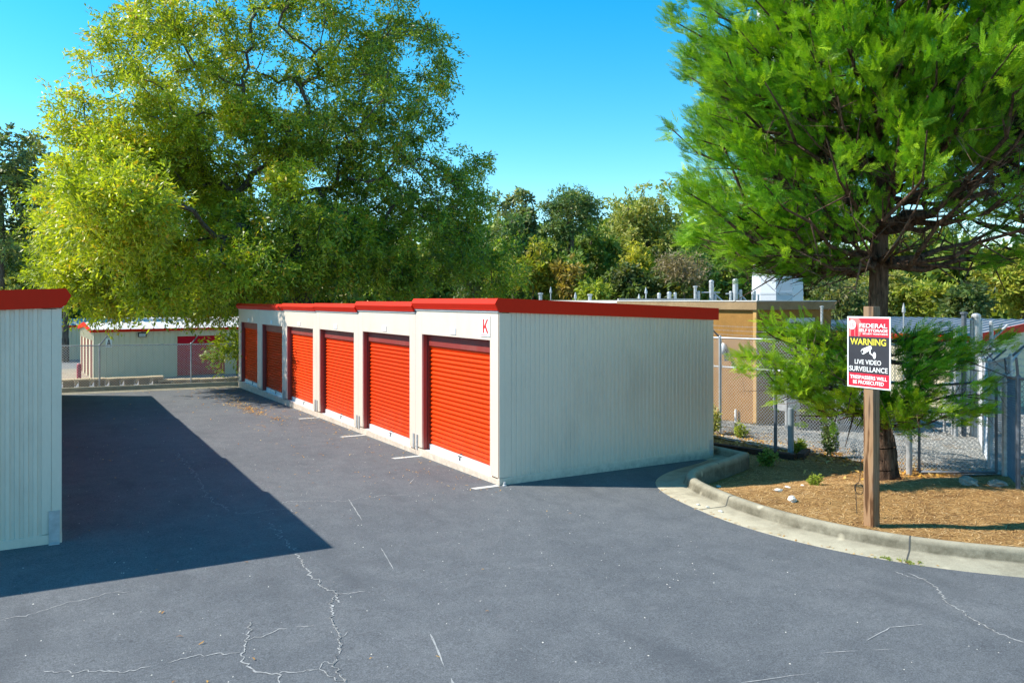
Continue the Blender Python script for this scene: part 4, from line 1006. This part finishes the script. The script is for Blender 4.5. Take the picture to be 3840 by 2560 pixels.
def tree(name, label, cat, base, forks, radii, C, rad, nper, ll, lw, mat, bark, seed, hue=None, droop=.4, flat=.6, group=None, **kw):
    rng = np.random.default_rng(seed); root = thing(name, label, cat, group=group)
    nodes, par, R = skeleton(base, forks, C, rng, **kw)
    for i, r in enumerate(radii): R[i] = r
    R[len(radii):] = np.minimum(R[len(radii):], radii[-1]*.8)
    V, F = tubes_np(nodes, par, R, None, len(radii)); np_mesh('trunk', V, F, bark, root, smooth=True)
    V, F, t, h = leaf_cloud(C, rad, nper, ll, lw, rng, droop, flat, hue)
    np_mesh('crown', V, F, mat, root, {'tint': t, 'hue': h}); return root
def blob_pts(b, rng, shell=.55):
    cx, cy, cz, rx, ry, rz, n = b[:7]; d = rng.normal(size=(n, 3)); d /= np.linalg.norm(d, axis=1, keepdims=True)
    r = (shell+(1-shell)*rng.uniform(0, 1, n))[:, None]
    # ellipsoid axes: rx along camera-right direction of the yard, ry along depth
    Rr = np.array([math.cos(TH), -math.sin(TH), 0]); Ff = np.array([math.sin(TH), math.cos(TH), 0])
    return np.array([cx, cy, cz]) + (d[:, :1]*rx*Rr + d[:, 1:2]*ry*Ff + d[:, 2:]*np.array([0, 0, rz]))*r

# the big oak behind row K
OAK = [[-2.22, 23.67, 6.48, 4.12, 4.5, 3.51, 400, 0.7], [-4.13, 22.49, 4.27, 1.8, 3.0, 1.47, 80, 0.85], [-3.89, 21.76, 3.28, 1.93, 2.5, 0.89, 60, 0.8], [-1.26, 24.84, 12.73, 3.13, 4.5, 2.76, 120, 0.55], [4.02, 23.94, 14.52, 3.71, 5.0, 2.54, 90, 0.5], [7.85, 21.58, 12.96, 2.25, 4.5, 3.32, 80, 0.35], [5.86, 23.4, 10.13, 3.77, 5.0, 1.78, 75, 0.3], [3.14, 21.54, 5.15, 3.44, 4.5, 2.08, 200, 0.3], [9.01, 23.22, 5.48, 3.73, 4.5, 2.48, 180, 0.15], [11.78, 22.69, 8.11, 1.17, 3.0, 1.91, 30, 0.15], [3.19, 24.45, 19.01, 7.04, 6.0, 2.54, 120, 0.5], [-0.46, 21.41, 2.54, 1.19, 2.0, 0.47, 22, 0.8], [-0.79, 16.92, 1.18, 0.38, 0.8, 0.44, 9, 0.75], [-4.67, 25.76, 10.28, 0.89, 2.5, 1.07, 18, 0.4], [1.95, 24.03, 10.19, 1.33, 3.0, 1.71, 30, 0.95], [14.58, 24.49, 4.63, 1.38, 3.0, 1.84, 30, 0.1], [0.58, 20.18, 3.63, 1.67, 3.0, 1.17, 60, 0.55], [-4.3, 19.2, 6.2, 1.9, 1.8, 2.0, 70, 0.8], [-2.6, 18.9, 3.6, 1.2, 1.0, 1.0, 26, .7], [-3.9, 16.3, 5.7, 1.6, 1.7, 1.5, 60, .85], [2.44, 23.74, 9.62, 3.79, 4.0, 2.09, 60, 0.6], [7.4, 23.04, 8.63, 3.02, 3.0, 1.61, 55, 0.25], [-2.47, 24.4, 9.74, 2.67, 3.0, 1.6, 70, 0.75]]
for b_ in (OAK[0], OAK[1], OAK[2], OAK[11]):      # the left mass stands a little farther back
    for q, cc in enumerate((-5.85, -9.9, 2.81)): b_[q] = cc+(b_[q]-cc)*1.10
    for q in (3, 4, 5): b_[q] *= 1.08
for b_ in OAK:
    if b_[7] < .9: b_[7] = float(np.clip(.80-(b_[0]+2.5)*.105+(.08 if b_[2] > 11 else 0), 0, .85))  # gold-to-green change plus sunlight put into leaf colour, brighter left and on top
OAK.append([2.3, 19.9, 7.6, .9, .8, .7, 12, 1.25])
rng = np.random.default_rng(11); Cs = []; Hs = []
for b in OAK:
    if b[6] == 9: b[1] = 19.6; b[0] = .15
    p = blob_pts(b, rng); Cs.append(p); Hs.append(np.full(len(p), b[7]))
Cs = np.concatenate(Cs); keep = ~((np.abs((Cs[:, 0]-3.0)*.95-(Cs[:, 1]-21.2)*.27) < 1.5) & (Cs[:, 2] < 3.5) & (Cs[:, 1] < 24.5)); Cs = Cs[keep]; Hs = [np.concatenate(Hs)[keep]]
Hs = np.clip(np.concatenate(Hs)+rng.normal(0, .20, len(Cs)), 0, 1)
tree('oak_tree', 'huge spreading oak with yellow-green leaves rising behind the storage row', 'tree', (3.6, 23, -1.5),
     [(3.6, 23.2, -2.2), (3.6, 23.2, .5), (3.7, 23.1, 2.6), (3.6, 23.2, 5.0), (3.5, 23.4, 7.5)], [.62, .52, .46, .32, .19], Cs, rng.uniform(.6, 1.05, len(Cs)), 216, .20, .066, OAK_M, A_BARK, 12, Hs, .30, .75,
     r_tip=.010, expo=2.25, sub=4, bias=.35, arch=.05)

# the cypress on the island
def frond_cloud(C, D, rng, nper, size, hue, spread=.38, ctr=None):
    """flat feathery sprays; D = growth direction of each cluster"""
    k = len(C); n = k*nper
    c = np.repeat(C, nper, 0); d = np.repeat(D, nper, 0)+rng.normal(scale=spread, size=(n, 3)); d, Sd, N = rot_basis(d)
    c = c+rng.normal(scale=.075, size=(n, 3)); a = rng.normal(0, .8, n)[:, None]; s2 = Sd*np.cos(a)+N*np.sin(a); n2 = np.cross(s2, d)
    L = size*rng.uniform(.6, 1.25, n)[:, None]; VV = []; 
    M = 9
    for j in range(M):
        for sg in (-1, 1):
            t = .08+.86*(j+(.25 if sg > 0 else 0))/M; ln = (.36*(1-t*.75)); wd = .042*(1-.4*t)
            o = c+d*L*t+n2*L*(.10*(t-.5)**2); dr = d*.80+s2*sg*.62+n2*rng.normal(0, .18, (n, 1)); tip = o+dr*L*ln; mid = o+dr*L*ln*.5; w = np.cross(n2, dr)*L*wd
            VV.append(np.stack([o, mid+w*.7, tip, mid-w*.7], 1))
    VV.append(np.stack([c-s2*L*.012, c+s2*L*.012, c+d*L*1.02+s2*L*.006, c+d*L*1.02-s2*L*.006], 1))
    m = len(VV); V = np.stack(VV, 1).reshape(-1, 3); F = np.arange(len(V)).reshape(-1, 4)
    tint = np.clip(rng.beta(2, 2, n), 0, 1); hh = np.clip(np.repeat(hue, nper)+rng.normal(0, .12, n), 0, 1)
    return V, F, np.repeat(tint, m*4), np.repeat(hh, m*4)
def cyp_R(z, zs, rs): return np.interp(z, zs, rs)
def cypress(name, label, tx, ty, zs, rs, n, seed, mat, nper, size, sparse, low=None, trunk=((0,0,-.3),(0,0,3),(0,0,6),(0,0,12)), tr=(.27,.16,.12,.03), twigs=260):
    """n boughs leave the trunk and sweep out and up; sprays sit in flat layers along the outer part of each"""
    rng = np.random.default_rng(seed); root = thing(name, label, 'tree'); Cc = []; Dd = []; Hh = []
    Rr = np.array([math.cos(TH), -math.sin(TH), 0]); Ff = np.array([math.sin(TH), math.cos(TH), 0]); boughs = []
    while len(boughs) < n:
        z = rng.uniform(zs[0], zs[-1]); R = np.interp(z, zs, rs)
        if rng.uniform() > (R/max(rs))**.8+.1: continue
        a = rng.uniform(0, 2*np.pi); right = math.cos(a); fwd = math.sin(a)
        if rng.uniform() > sparse(right, fwd, z): continue
        lump = 1+.20*mnoise.noise(Vector((math.cos(a)*1.6, math.sin(a)*1.6, z*.8)))
        R *= lump*rng.uniform(.72, 1.04); o = Rr*right+Ff*fwd
        boughs.append((np.array([tx, ty, max(z-.42*R*min(1, max(.05, (z-3.3)/2)), 2.95)]), np.array([tx, ty, z])+o*R, rng.uniform(.38, .62), 0.))
    limb = []
    for _ in range(30):
        a = rng.uniform(0, 2*np.pi); z = rng.uniform(3.1, 5.4); rr_ = rng.uniform(1.3, 3.2); st = np.array([tx, ty, z]); tip = st+(Rr*math.cos(a)+Ff*math.sin(a))*rr_+np.array([0, 0, rng.uniform(.1, .5)*rr_]); limb.append((st, tip, rr_*1.05))
    for tip, h in (low or []):
        tip = np.array(tip)-np.array([0, 0, .10]); st = np.array([tx-.1, ty, max(.9, tip[2]-.25)]); boughs.append((st, tip, .36, h))
    for st, tip, wid, h0 in boughs:
        L = np.linalg.norm(tip-st); d = (tip-st)/L; sd = np.cross(d, [0, 0, 1.]); sd /= np.linalg.norm(sd); hb = rng.uniform(-.12, .22)+h0
        lean = rng.normal(0, .25); up = np.cross(sd, d); limb.append((st, tip, L))
        m = int(5+6*L*.5) if h0 == 0 else int(9+8*L*.5)
        for _ in range(m):
            t = 1-rng.uniform(0, 1)**1.3*.62 if h0 == 0 else 1-rng.uniform(0, 1)**1.1*.8
            w = wid*(.35+1.3*(1-t)) if t > .5 else wid
            u = rng.uniform(-1, 1); c = st+d*L*t+sd*u*w*.8+up*(rng.normal(0, .07)-.10*u*u-.12*math.sin(math.pi*t)*L*.3+lean*u*.2)
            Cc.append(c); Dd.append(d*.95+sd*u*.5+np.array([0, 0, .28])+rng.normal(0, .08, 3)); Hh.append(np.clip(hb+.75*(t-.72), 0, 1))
    Cc = np.array(Cc); Dd = np.array(Dd); Hh = np.array(Hh)
    T = [np.array([tx, ty, 0])+np.array(p) for p in trunk]
    forks = []; radii = []
    for i in range(len(T)-1):
        for t in np.linspace(0, 1, 7)[:-1]: forks.append(T[i]+(T[i+1]-T[i])*t+rng.normal(scale=.005, size=3)*[1, 1, 0]); radii.append(tr[i]+(tr[i+1]-tr[i])*t)
    radii[0] *= 1.25
    # every limb leaves the trunk low and climbs outwards
    V = []; F = []; k = 0; segs = []
    fk = np.array(forks); 
    nodes = list(fk); par = [-1]+list(range(len(fk)-1)); R = list(radii)
    for st, tip, L in limb:
        j = int(np.argmin(np.abs(fk[:, 2]-st[2]))); prev = j; r0 = .012+.012*L; p = nodes[j]; nn = 6
        for i in range(1, nn+1):
            t = i/nn; q = p+(tip-p)*t; q = q+rng.normal(scale=.025*L, size=3)*(i < nn); q[2] -= .09*L*math.sin(math.pi*t)
            nodes.append(q); par.append(prev); R.append(max(.005, r0*(1-t*.85))); prev = len(nodes)-1
            if i in (2, 3, 4):
                for _ in range(2):
                    e = q+(tip-p)/L*rng.uniform(.15, .5)+rng.normal(scale=.22, size=3); nodes.append(e); par.append(prev); R.append(.004)
    R = np.array(R)
    V, F = tubes_np(np.array(nodes), par, R, None, len(radii), 7); np_mesh('trunk', V, F, A_BARKC, root, smooth=True)
    # bare inner twigs
    tn = MB(); N0 = len(fk)
    for _ in range(twigs):
        i = rng.integers(N0, len(nodes)); p = Vector(nodes[i]); rr5 = math.hypot(p.x-tx, p.y-ty)
        if rr5 > 2.9 or p.z > 6.2: continue
        o = Vector((p.x-tx, p.y-ty, 0)).normalized() if rr5 > .05 else Vector((1, 0, 0))
        for _2 in range(3):
            d = (o*rng.uniform(.3, 1)+Vector(rng.normal(scale=.5, size=3))); d.z += .1; d = d.normalized()*rng.uniform(.2, .7); q = p+d*.55; e = p+d+Vector((0, 0, rng.uniform(-.08, .05)))
            tn.tube(p, q, .005, .004, 3, False); tn.tube(q, e, .004, .0015, 3, False)
            for _3 in range(3):
                s = rng.uniform(.3, .9); b = p+d*s; tn.tube(b, b+Vector(rng.normal(scale=.09, size=3)), .003, .001, 3, False)
    tn.build('dead_twigs', A_TWIG, root)
    V, F, t, h = frond_cloud(Cc, Dd, rng, nper, size, Hh); np_mesh('crown', V, F, mat, root, {'tint': t, 'hue': h})
    return root
TX, TY = 5.75, -2.62; tz = mz(TX, TY)
def sp1(right, fwd, z):
    if z < 4.7:
        if right > -.3: return .03
        return 1.0 if right < -.7 else .12
    if z < 5.8: return .10 if right > .35 else (.40 if fwd < -.6 else .9)
    return .0 if right > .52 else (.45 if right > .3 else .9)
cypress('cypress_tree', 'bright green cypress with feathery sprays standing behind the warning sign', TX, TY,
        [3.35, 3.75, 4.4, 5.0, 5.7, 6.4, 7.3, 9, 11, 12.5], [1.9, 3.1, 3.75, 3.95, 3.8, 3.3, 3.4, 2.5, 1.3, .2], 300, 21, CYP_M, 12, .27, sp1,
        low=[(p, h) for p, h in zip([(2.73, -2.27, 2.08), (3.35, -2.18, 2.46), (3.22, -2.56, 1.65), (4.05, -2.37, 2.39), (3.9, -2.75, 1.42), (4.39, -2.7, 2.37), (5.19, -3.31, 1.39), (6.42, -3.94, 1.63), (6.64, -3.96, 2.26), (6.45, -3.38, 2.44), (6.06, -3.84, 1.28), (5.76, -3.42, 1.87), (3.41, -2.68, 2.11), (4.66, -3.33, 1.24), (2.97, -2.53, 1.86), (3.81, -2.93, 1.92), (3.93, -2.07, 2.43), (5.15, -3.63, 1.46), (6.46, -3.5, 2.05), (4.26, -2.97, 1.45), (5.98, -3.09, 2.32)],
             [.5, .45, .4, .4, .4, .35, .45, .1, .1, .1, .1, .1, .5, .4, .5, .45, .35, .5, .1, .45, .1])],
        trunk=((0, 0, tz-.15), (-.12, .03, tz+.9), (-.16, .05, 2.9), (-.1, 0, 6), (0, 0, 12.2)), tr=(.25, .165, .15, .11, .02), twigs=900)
CYP_D = mat_leaf('shaded_conifer_foliage', [(0, (.006, .014, .008)), (.5, (.014, .03, .013)), (1, (.03, .055, .018))], [(0, (.01, .02, .01)), (1, (.04, .07, .02))], .1, .6, .2)  # conifer's shade put into the leaf colour as near-black greens
cypress('cypress_tree', 'darker conifer in shade at the top right corner behind the bright cypress', 9.8, -3.9,
        [4.6, 5.6, 6.5, 8, 10, 12.5, 14], [2.4, 3.6, 3.9, 3.5, 2.4, 1.2, .2], 150, 22, CYP_D, 6, .42, lambda r, f, z: (.35 if z < 5.6 else .85) if r < .5 else .35,
        trunk=((0, 0, -.6), (0, 0, 3), (0, 0, 8), (0, 0, 13.5)), tr=(.24, .2, .13, .03), twigs=500)

# background trees beyond the compound and the lower yard
def bgtree(b, kind, label, n=60, nper=90, ll=.42, lw=.17, seed=1, hue=0., droop=.25, cat='tree', name='tree', trunk_r=.28, shell=.35, rad=None, zb=-4.2, zbot=None, twig=.02):
    rng = np.random.default_rng(seed); cx, cy, cz, rx, ry, rz = b
    C = blob_pts([cx, cy, cz, rx*.88, ry*.8, rz*.9, n], rng, shell)
    # uneven outline
    for i in range(len(C)):
        C[i] += (C[i]-np.array([cx, cy, cz]))*.22*mnoise.noise(Vector(C[i])*.6)
    C = C[C[:, 2] > (zbot if zbot is not None else -4)]
    H = np.clip(hue+rng.normal(0, .15, len(C)), 0, 1)
    f0 = cz-rz*.5
    forks = [(cx, cy, zb), (cx, cy, (zb+f0)/2), (cx+.1, cy, f0), (cx, cy+.1, cz)]
    return tree(name, label, cat, (cx, cy, zb), forks, [trunk_r, trunk_r*.85, trunk_r*.7, trunk_r*.4], C, rng.uniform(.55, .95, len(C)) if rad is None else rad, nper, ll, lw, LF[kind], A_BARK, seed, H, droop, .6, r_tip=twig, expo=2.2)
bgtree((-8.9, 61.8, 11.2, 4.3, 6.0, 6.9), 'grey', 'grey-green tree at the left edge reaching above the left storage row', 130, 110, seed=31, rad=1.0)
bgtree((-4.69, 53.94, 6.0, 1.7, 4.0, 3.4), 'olive', 'slender olive tree between the left-edge tree and the oak', 46, 90, seed=32)
bgtree((26.73, 42.85, 7.9, 2.2, 4.0, 5.2), 'grey', 'dark narrow tree just right of the oak crown', 110, 100, seed=33, droop=.5)
bgtree((29.5, 38.8, 9.9, 3.0, 3.6, 2.7), 'pine', 'rounded pine with bare lower limbs in the gap of open sky', 95, 110, .30, .10, seed=34, trunk_r=.3, zbot=6.2, rad=.8)
bgtree((28.2, 39.6, 6.2, 3.2, 2.5, 1.6), 'pine', 'lower pine with spreading dark boughs under the rounded pine', 34, 90, .30, .10, seed=35, rad=.7)
bgtree((41.2, 43.3, 8.6, 4.3, 6.0, 5.3), 'olive', 'large olive-gold tree right of the rounded pine', 170, 110, seed=36, droop=.35, rad=1.05)
bgtree((44.0, 36.5, 7.0, 3.4, 5.0, 4.2), 'green', 'green tree half hidden by the cypress left edge', 90, 90, seed=37)
bgtree((30.73, 32.17, 5.7, 1.1, 2.0, 1.35), 'yellow', 'small bright yellow tree in front of the olive-gold tree', 26, 70, .34, .2, seed=38, trunk_r=.08)
bgtree((29.98, 26.77, 4.9, 2.2, 3.0, 1.1), 'rust', 'brownish flat-topped small tree above the tan roof', 40, 90, .3, .07, seed=39, trunk_r=.1)
bgtree((24.6, 36.8, 5.2, 1.8, 3.0, 2.1), 'lime', 'yellow-green understory tree left of the pine trunk', 44, 80, seed=40, hue=.35, trunk_r=.12)
bgtree((25.83, 34.01, 4.5, 1.0, 2.0, 1.4), 'orange', 'small orange tree below the rounded pine', 22, 80, seed=41, trunk_r=.08)
bgtree((26.2, 31.6, 3.5, 1.2, 2.0, .9), 'lime', 'low lime-green shrub left of the pale roof edge', 20, 80, seed=42, cat='shrub', name='shrub', trunk_r=.06)
bgtree((28.75, 31.04, 4.0, 2.0, 3.0, 1.4), 'dark', 'dark evergreen shrub above the left end of the tan roof', 44, 90, seed=43, cat='shrub', name='shrub', trunk_r=.1)
bgtree((30.6, 28.86, 3.8, 2.0, 3.0, 1.1), 'dark', 'dark evergreen shrub below the yellow tree', 40, 90, seed=44, cat='shrub', name='shrub', trunk_r=.1)
bgtree((22.07, 41.01, 5.6, 2.0, 3.0, 3.2), 'dark', 'dark tree filling the gap at the oak right flank', 70, 90, seed=45)
bgtree((53.89, 23.81, 3.2, 2.9, 5.0, 1.9), 'lime', 'yellow-green tree above the right building roof', 60, 90, seed=46, hue=.15, trunk_r=.15)
bgtree((48.9, 15.0, 4.2, 2.9, 4.0, 2.9), 'lime', 'bright yellow-green tree at the right edge', 90, 90, seed=47, hue=.3, trunk_r=.2)
bgtree((43.59, 16.06, 2.6, 1.6, 3.0, 1.3), 'dark', 'dark green tree over the right grey roof', 34, 90, seed=48, trunk_r=.15)
bgtree((24.51, 11.35, 2.6, 1.6, 2.5, 1.2), 'dark', 'dark shrub mass between tan shelter and cypress trunk', 44, 100, .25, .1, seed=49, cat='shrub', name='shrub', trunk_r=.1)
bgtree((53.45, 28.43, 3.8, 2.2, 4.0, 2.0), 'olive', 'hazy olive tree seen right of the cypress trunk', 50, 90, seed=50, trunk_r=.15)
bgtree((40.96, 31.75, 4.8, 3.0, 4.0, 2.6), 'green', 'mid-green tree behind the monopole', 60, 90, seed=51)
bgtree((-7.3, 66.1, 4.0, 3.2, 3.0, 2.2), 'lime', 'lime bush above the left storage row trim', 50, 80, seed=52, cat='shrub', name='shrub', trunk_r=.1)
bgtree((-5.1, 62.3, 3.7, 2.0, 2.0, .9), 'dark', 'low dark bush beside the lime bush above the left roof', 22, 80, seed=53, cat='shrub', name='shrub', trunk_r=.08)
bgtree((-9.0, 63.0, 3.8, 2.6, 3.0, 1.6), 'olive', 'olive hedge bush at the far left just above the red trim', 34, 80, seed=54, cat='shrub', name='shrub', trunk_r=.08)
for i, (x, y, z, rx, rz, kd, lb) in enumerate([(33.5, 40.5, 6.2, 3.0, 3.4, 'green', 'round green tree filling the dip between the pine and the olive-gold tree'),
        (35.0, 31.5, 4.4, 3.0, 2.2, 'green', 'bushy green tree low behind the tan shelter posts'), (27.0, 35.8, 4.6, 2.4, 2.2, 'green', 'green understory tree around the pine trunk'),
        (24.9, 39.6, 6.6, 1.8, 3.0, 'pine', 'blue-green tree between the dark narrow tree and the pine'), (38.5, 34.5, 5.5, 3.0, 3.0, 'dark', 'dark tree directly under the cypress left edge')]):
    bgtree((x, y, z, rx, 3.0, rz), kd, lb, 60, 90, seed=100+i, trunk_r=.18)
# far wood as one mass
rng = np.random.default_rng(60); C = []
for _ in range(2600):
    a = rng.uniform(-18, 84); t = rng.uniform(0, 1); ang = math.radians(rng.uniform(-14, 68)); D = rng.uniform(78, 100)
    h = 10.5+5*mnoise.noise(Vector((ang*11, 0, 0)))-2.5*sm(math.radians(50), math.radians(56), ang)
    C.append((-5.85+math.sin(ang)*D, -9.9+math.cos(ang)*D, -4+(h+4)*rng.uniform(0, 1)**.7))
C = np.array(C); V, F, t, h = leaf_cloud(C, 2.0, 54, .95, .5, rng, .2, .8, np.clip(rng.normal(.12, .15, len(C)), 0, 1))
tag(np_mesh('far_wood', V, F, LF['green'], None, {'tint': t, 'hue': h}), 'continuous green wood along the horizon', 'wood', kind='stuff')

# small plants
def plant(x, y, h, n, label, seed, kind='green', size=.07, spread=.18, cat='plant'):
    rng = np.random.default_rng(seed); z = mz(x, y); root = thing('plant', label, cat); m = MB(); C = []
    for i in range(n):
        a = rng.uniform(0, 6.28); top = Vector((x+spread*math.cos(a)*rng.uniform(.2, 1), y+spread*math.sin(a)*rng.uniform(.2, 1), z+h*rng.uniform(.55, 1))); m.tube((x, y, z), top, .006, .003, 4)
        for t in np.linspace(.3, 1, 6): C.append(list(Vector((x, y, z)).lerp(top, t)))
    m.build('stem', A_TWIG, root); C = np.array(C); V, F, t, hh = leaf_cloud(C, .09, 18, size, size*.42, rng, .1, .8); np_mesh('foliage', V, F, LF[kind], root, {'tint': t, 'hue': hh}); return root
plant(6.95, -.75, .85, 7, 'leafy sapling growing against the mesh near the right fence post', 71, 'dark')
plant(7.15, 2.45, .8, 5, 'weedy vine at the foot of the fence post by the tan wall', 72, 'olive')
plant(7.35, 1.8, .35, 4, 'yellow-green weed beside the fence vine', 73, 'lime')
plant(3.95, -2.6, .12, 3, 'small green seedling on the pine straw', 74, 'lime', .05, .06)
plant(6.9, -.05, .22, 6, 'grass tuft beside the thick grey stub pipe', 75, 'lime', .07, .07)
plant(5.3, -.6, .25, 8, 'dull weed in the shade before the dark timbers', 76, 'green', .06, .2)
# moss at the gutter edge
rng = np.random.default_rng(80); C = np.stack([rng.uniform(1.38, 1.58, 26), rng.uniform(-5.28, -5.0, 26), np.zeros(26)], 1)
C = np.array([[1.33+.55*t+rng.normal(0, .01), -4.98-.62*t+rng.normal(0, .01), 0] for t in rng.uniform(.1, .75, 30)]); C[:, 0] = np.interp(C[:, 1], [-5.6, -5.25, -4.7], [1.92, 1.88, 1.64])-.0; C[:, 0] = np.array([min((p for p in outer), key=lambda q: (q.y-c[1])**2+(0 if q.x < 3 else 9)).x for c in C])+rng.normal(0, .012, len(C)); C[:, 2] = gz(C[:, 0], C[:, 1])+.008
V, F, t, h = leaf_cloud(C, .02, 18, .02, .008, rng, .0, .5); tag(np_mesh('moss', V, F, LF['lime'], None, {'tint': t, 'hue': h}), 'green moss in the joint between gutter and asphalt', 'moss', kind='stuff')

# pine straw, fallen leaves, loose stones
rng = np.random.default_rng(90)
def strips(P, A, L, Wd, tilt, name, mat, label, cat):
    n = len(P); d = np.stack([np.cos(A), np.sin(A), tilt], 1); s = np.stack([-np.sin(A), np.cos(A), np.zeros(n)], 1); bend = rng.normal(0, .12, n)[:, None]
    L = L[:, None]; Wd = Wd[:, None]; a = P-d*L*.5; c = P+d*L*.5; b = P+s*L*bend+np.array([0, 0, .004])
    V = np.stack([a-s*Wd*.3, a+s*Wd*.3, b-s*Wd*.5, b+s*Wd*.5, c-s*Wd*.2, c+s*Wd*.2], 1).reshape(-1, 3); k = np.arange(n)[:, None]*6
    F = np.concatenate([k+np.array([[0, 1, 3, 2]]), k+np.array([[2, 3, 5, 4]])], 0); t = np.repeat(rng.uniform(0, 1, n), 6)
    return tag(np_mesh(name, V, F, mat, None, {'tint': t, 'hue': t*0}), label, cat, kind='stuff')
STRAW = mat_leaf('pine_straw', [(0, (.14, .065, .028)), (.35, (.43, .24, .09)), (.8, (.64, .39, .15)), (1, (.78, .56, .30))], [(0, (.3, .2, .1)), (1, (.3, .2, .1))], .05, .8, .2)
P = []
while len(P) < 34000:
    x = rng.uniform(1.9, 9.0); y = rng.uniform(-9.0, 2.0)
    if in_island(x-.12, y) and in_island(x, y+.0) and in_island(x-.05, y+.1) and (x < 7.5 or y < -3.2) and not (x > 5.4 and y < -6.5): P.append((x, y, mzn(x, y)+.004))
P = np.array(P); n = len(P)
strips(P, rng.uniform(0, np.pi, n), rng.uniform(.05, .15, n), rng.uniform(.004, .009, n), rng.normal(0, .10, n), 'pine_straw', STRAW, 'orange-brown pine straw covering the kerbed island', 'pine straw')
FALL = mat_leaf('fallen_leaf', [(0, (.20, .08, .025)), (.4, (.45, .21, .04)), (.8, (.68, .38, .06)), (1, (.74, .55, .25))], [(0, (.5, .3, .1)), (1, (.5, .3, .1))], .15, .7, .3)
Q = []
def clump(x, y, sx3, sy3, n):
    for _ in range(n): Q.append((x+rng.normal(0, sx3), y+rng.normal(0, sy3)))
for (x, y, s, n) in [(-1.09, 13.22, .30, 60), (-1.12, 11.44, .22, 80), (-1.14, 10.8, .25, 70), (-1.2, 12.3, .35, 70), (-1.0, 9.14, .14, 40), (-1.64, 7.97, .3, 10), (-.9, 14.8, .5, 50), (-1.3, 16.5, .8, 60), (-.5, 18.4, .6, 50), (-1.6, 18.5, .6, 40), (-3.5, 18.5, .9, 30)]: clump(x, y, s*.6, s*1.6, n)
for _ in range(330):
    y = rng.uniform(-.5, 18.3); Q.append((-abs(rng.exponential(.75))-.05, y))
for _ in range(70): Q.append((rng.uniform(-5.5, 0), rng.uniform(-5, 16)))
for _ in range(60):
    y = rng.uniform(-5.6, -1.5); q = min(outer[10:60], key=lambda o_: abs(o_.y-y) + (0 if o_.x < 3.3 else 9)); Q.append((q.x+rng.normal(0, .03)-.02, y))
for (x, y) in [(-5.0, -2.8), (-4.95, -3.4), (-4.9, -4.3), (-2.6, -4.2), (-3.9, 3.4), (-5.2, 1.3)]: Q.append((x, y))
Q = np.array([(x, y) for x, y in Q if x < -.03 or y < -.2]); Q = np.concatenate([Q, np.zeros((len(Q), 1))], 1); Q[:, 2] = gz(Q[:, 0], Q[:, 1])+.010
n = len(Q); far = np.clip((Q[:, 1]+10)/20, .55, 1.1)
strips(Q, rng.uniform(0, np.pi, n), rng.uniform(.05, .10, n)*far, rng.uniform(.016, .028, n)*far, rng.normal(0, .12, n), 'fallen_leaves', FALL, 'scattered orange oak leaves on the asphalt', 'fallen leaves')
P = []
while len(P) < 2600:
    x = rng.uniform(5.3, 8.4); y = rng.uniform(-3.0, 3.2)
    if abs((x-7.15)) < .7*abs(rng.normal())+.15: P.append((x, y, mzn(x, y)+.03))
P = np.array(P); n = len(P)
strips(P, rng.uniform(0, np.pi, n), rng.uniform(.05, .12, n), rng.uniform(.02, .045, n), rng.normal(0, .3, n), 'fallen_leaves', FALL, 'brown leaf litter along the foot of the compound fence', 'fallen leaves')
def pebbles(P, smin, smax, name, mat, label):
    n = len(P); b = np.array([[1, 0, 0], [0, 1, 0], [-1, 0, 0], [0, -1, 0], [0, 0, .8]]); s = rng.uniform(smin, smax, n)[:, None, None]; a = rng.uniform(0, 6.28, n); c, sn = np.cos(a), np.sin(a)
    J = b[None]*s*rng.uniform(.6, 1.3, (n, 5, 1)); X = J[..., 0]*c[:, None]-J[..., 1]*sn[:, None]; Y = J[..., 0]*sn[:, None]+J[..., 1]*c[:, None]
    V = (P[:, None, :]+np.stack([X, Y, J[..., 2]], 2)).reshape(-1, 3); k = np.arange(n)[:, None]*5; F = np.concatenate([k+np.array([[i, (i+1) % 4, 4]]) for i in range(4)], 0)
    return tag(np_mesh(name, V, F, mat, None), label, 'stones', kind='stuff')
P = np.stack([rng.uniform(6.9, 16, 9000), rng.uniform(-6, 6, 9000)], 1); P = np.array([(x, y, mz(x, y)+.02) for x, y in P if in_gravel(x, y)])
pebbles(P, .012, .035, 'gravel_stones', simple('gravel_stone', (.33, .33, .31), .9, 0, .5, 5), 'loose grey gravel stones inside the fenced compound')
P = np.stack([rng.uniform(-7, 2, 900), rng.uniform(-7.5, 14, 900)], 1); P = np.array([(x, y, gz(x, y)+.001) for x, y in P if x < .9 and (x < -.05 or y < -.1)])
pebbles(P, .003, .008, 'grit', A_STONE, 'pale grit specks scattered over the asphalt')
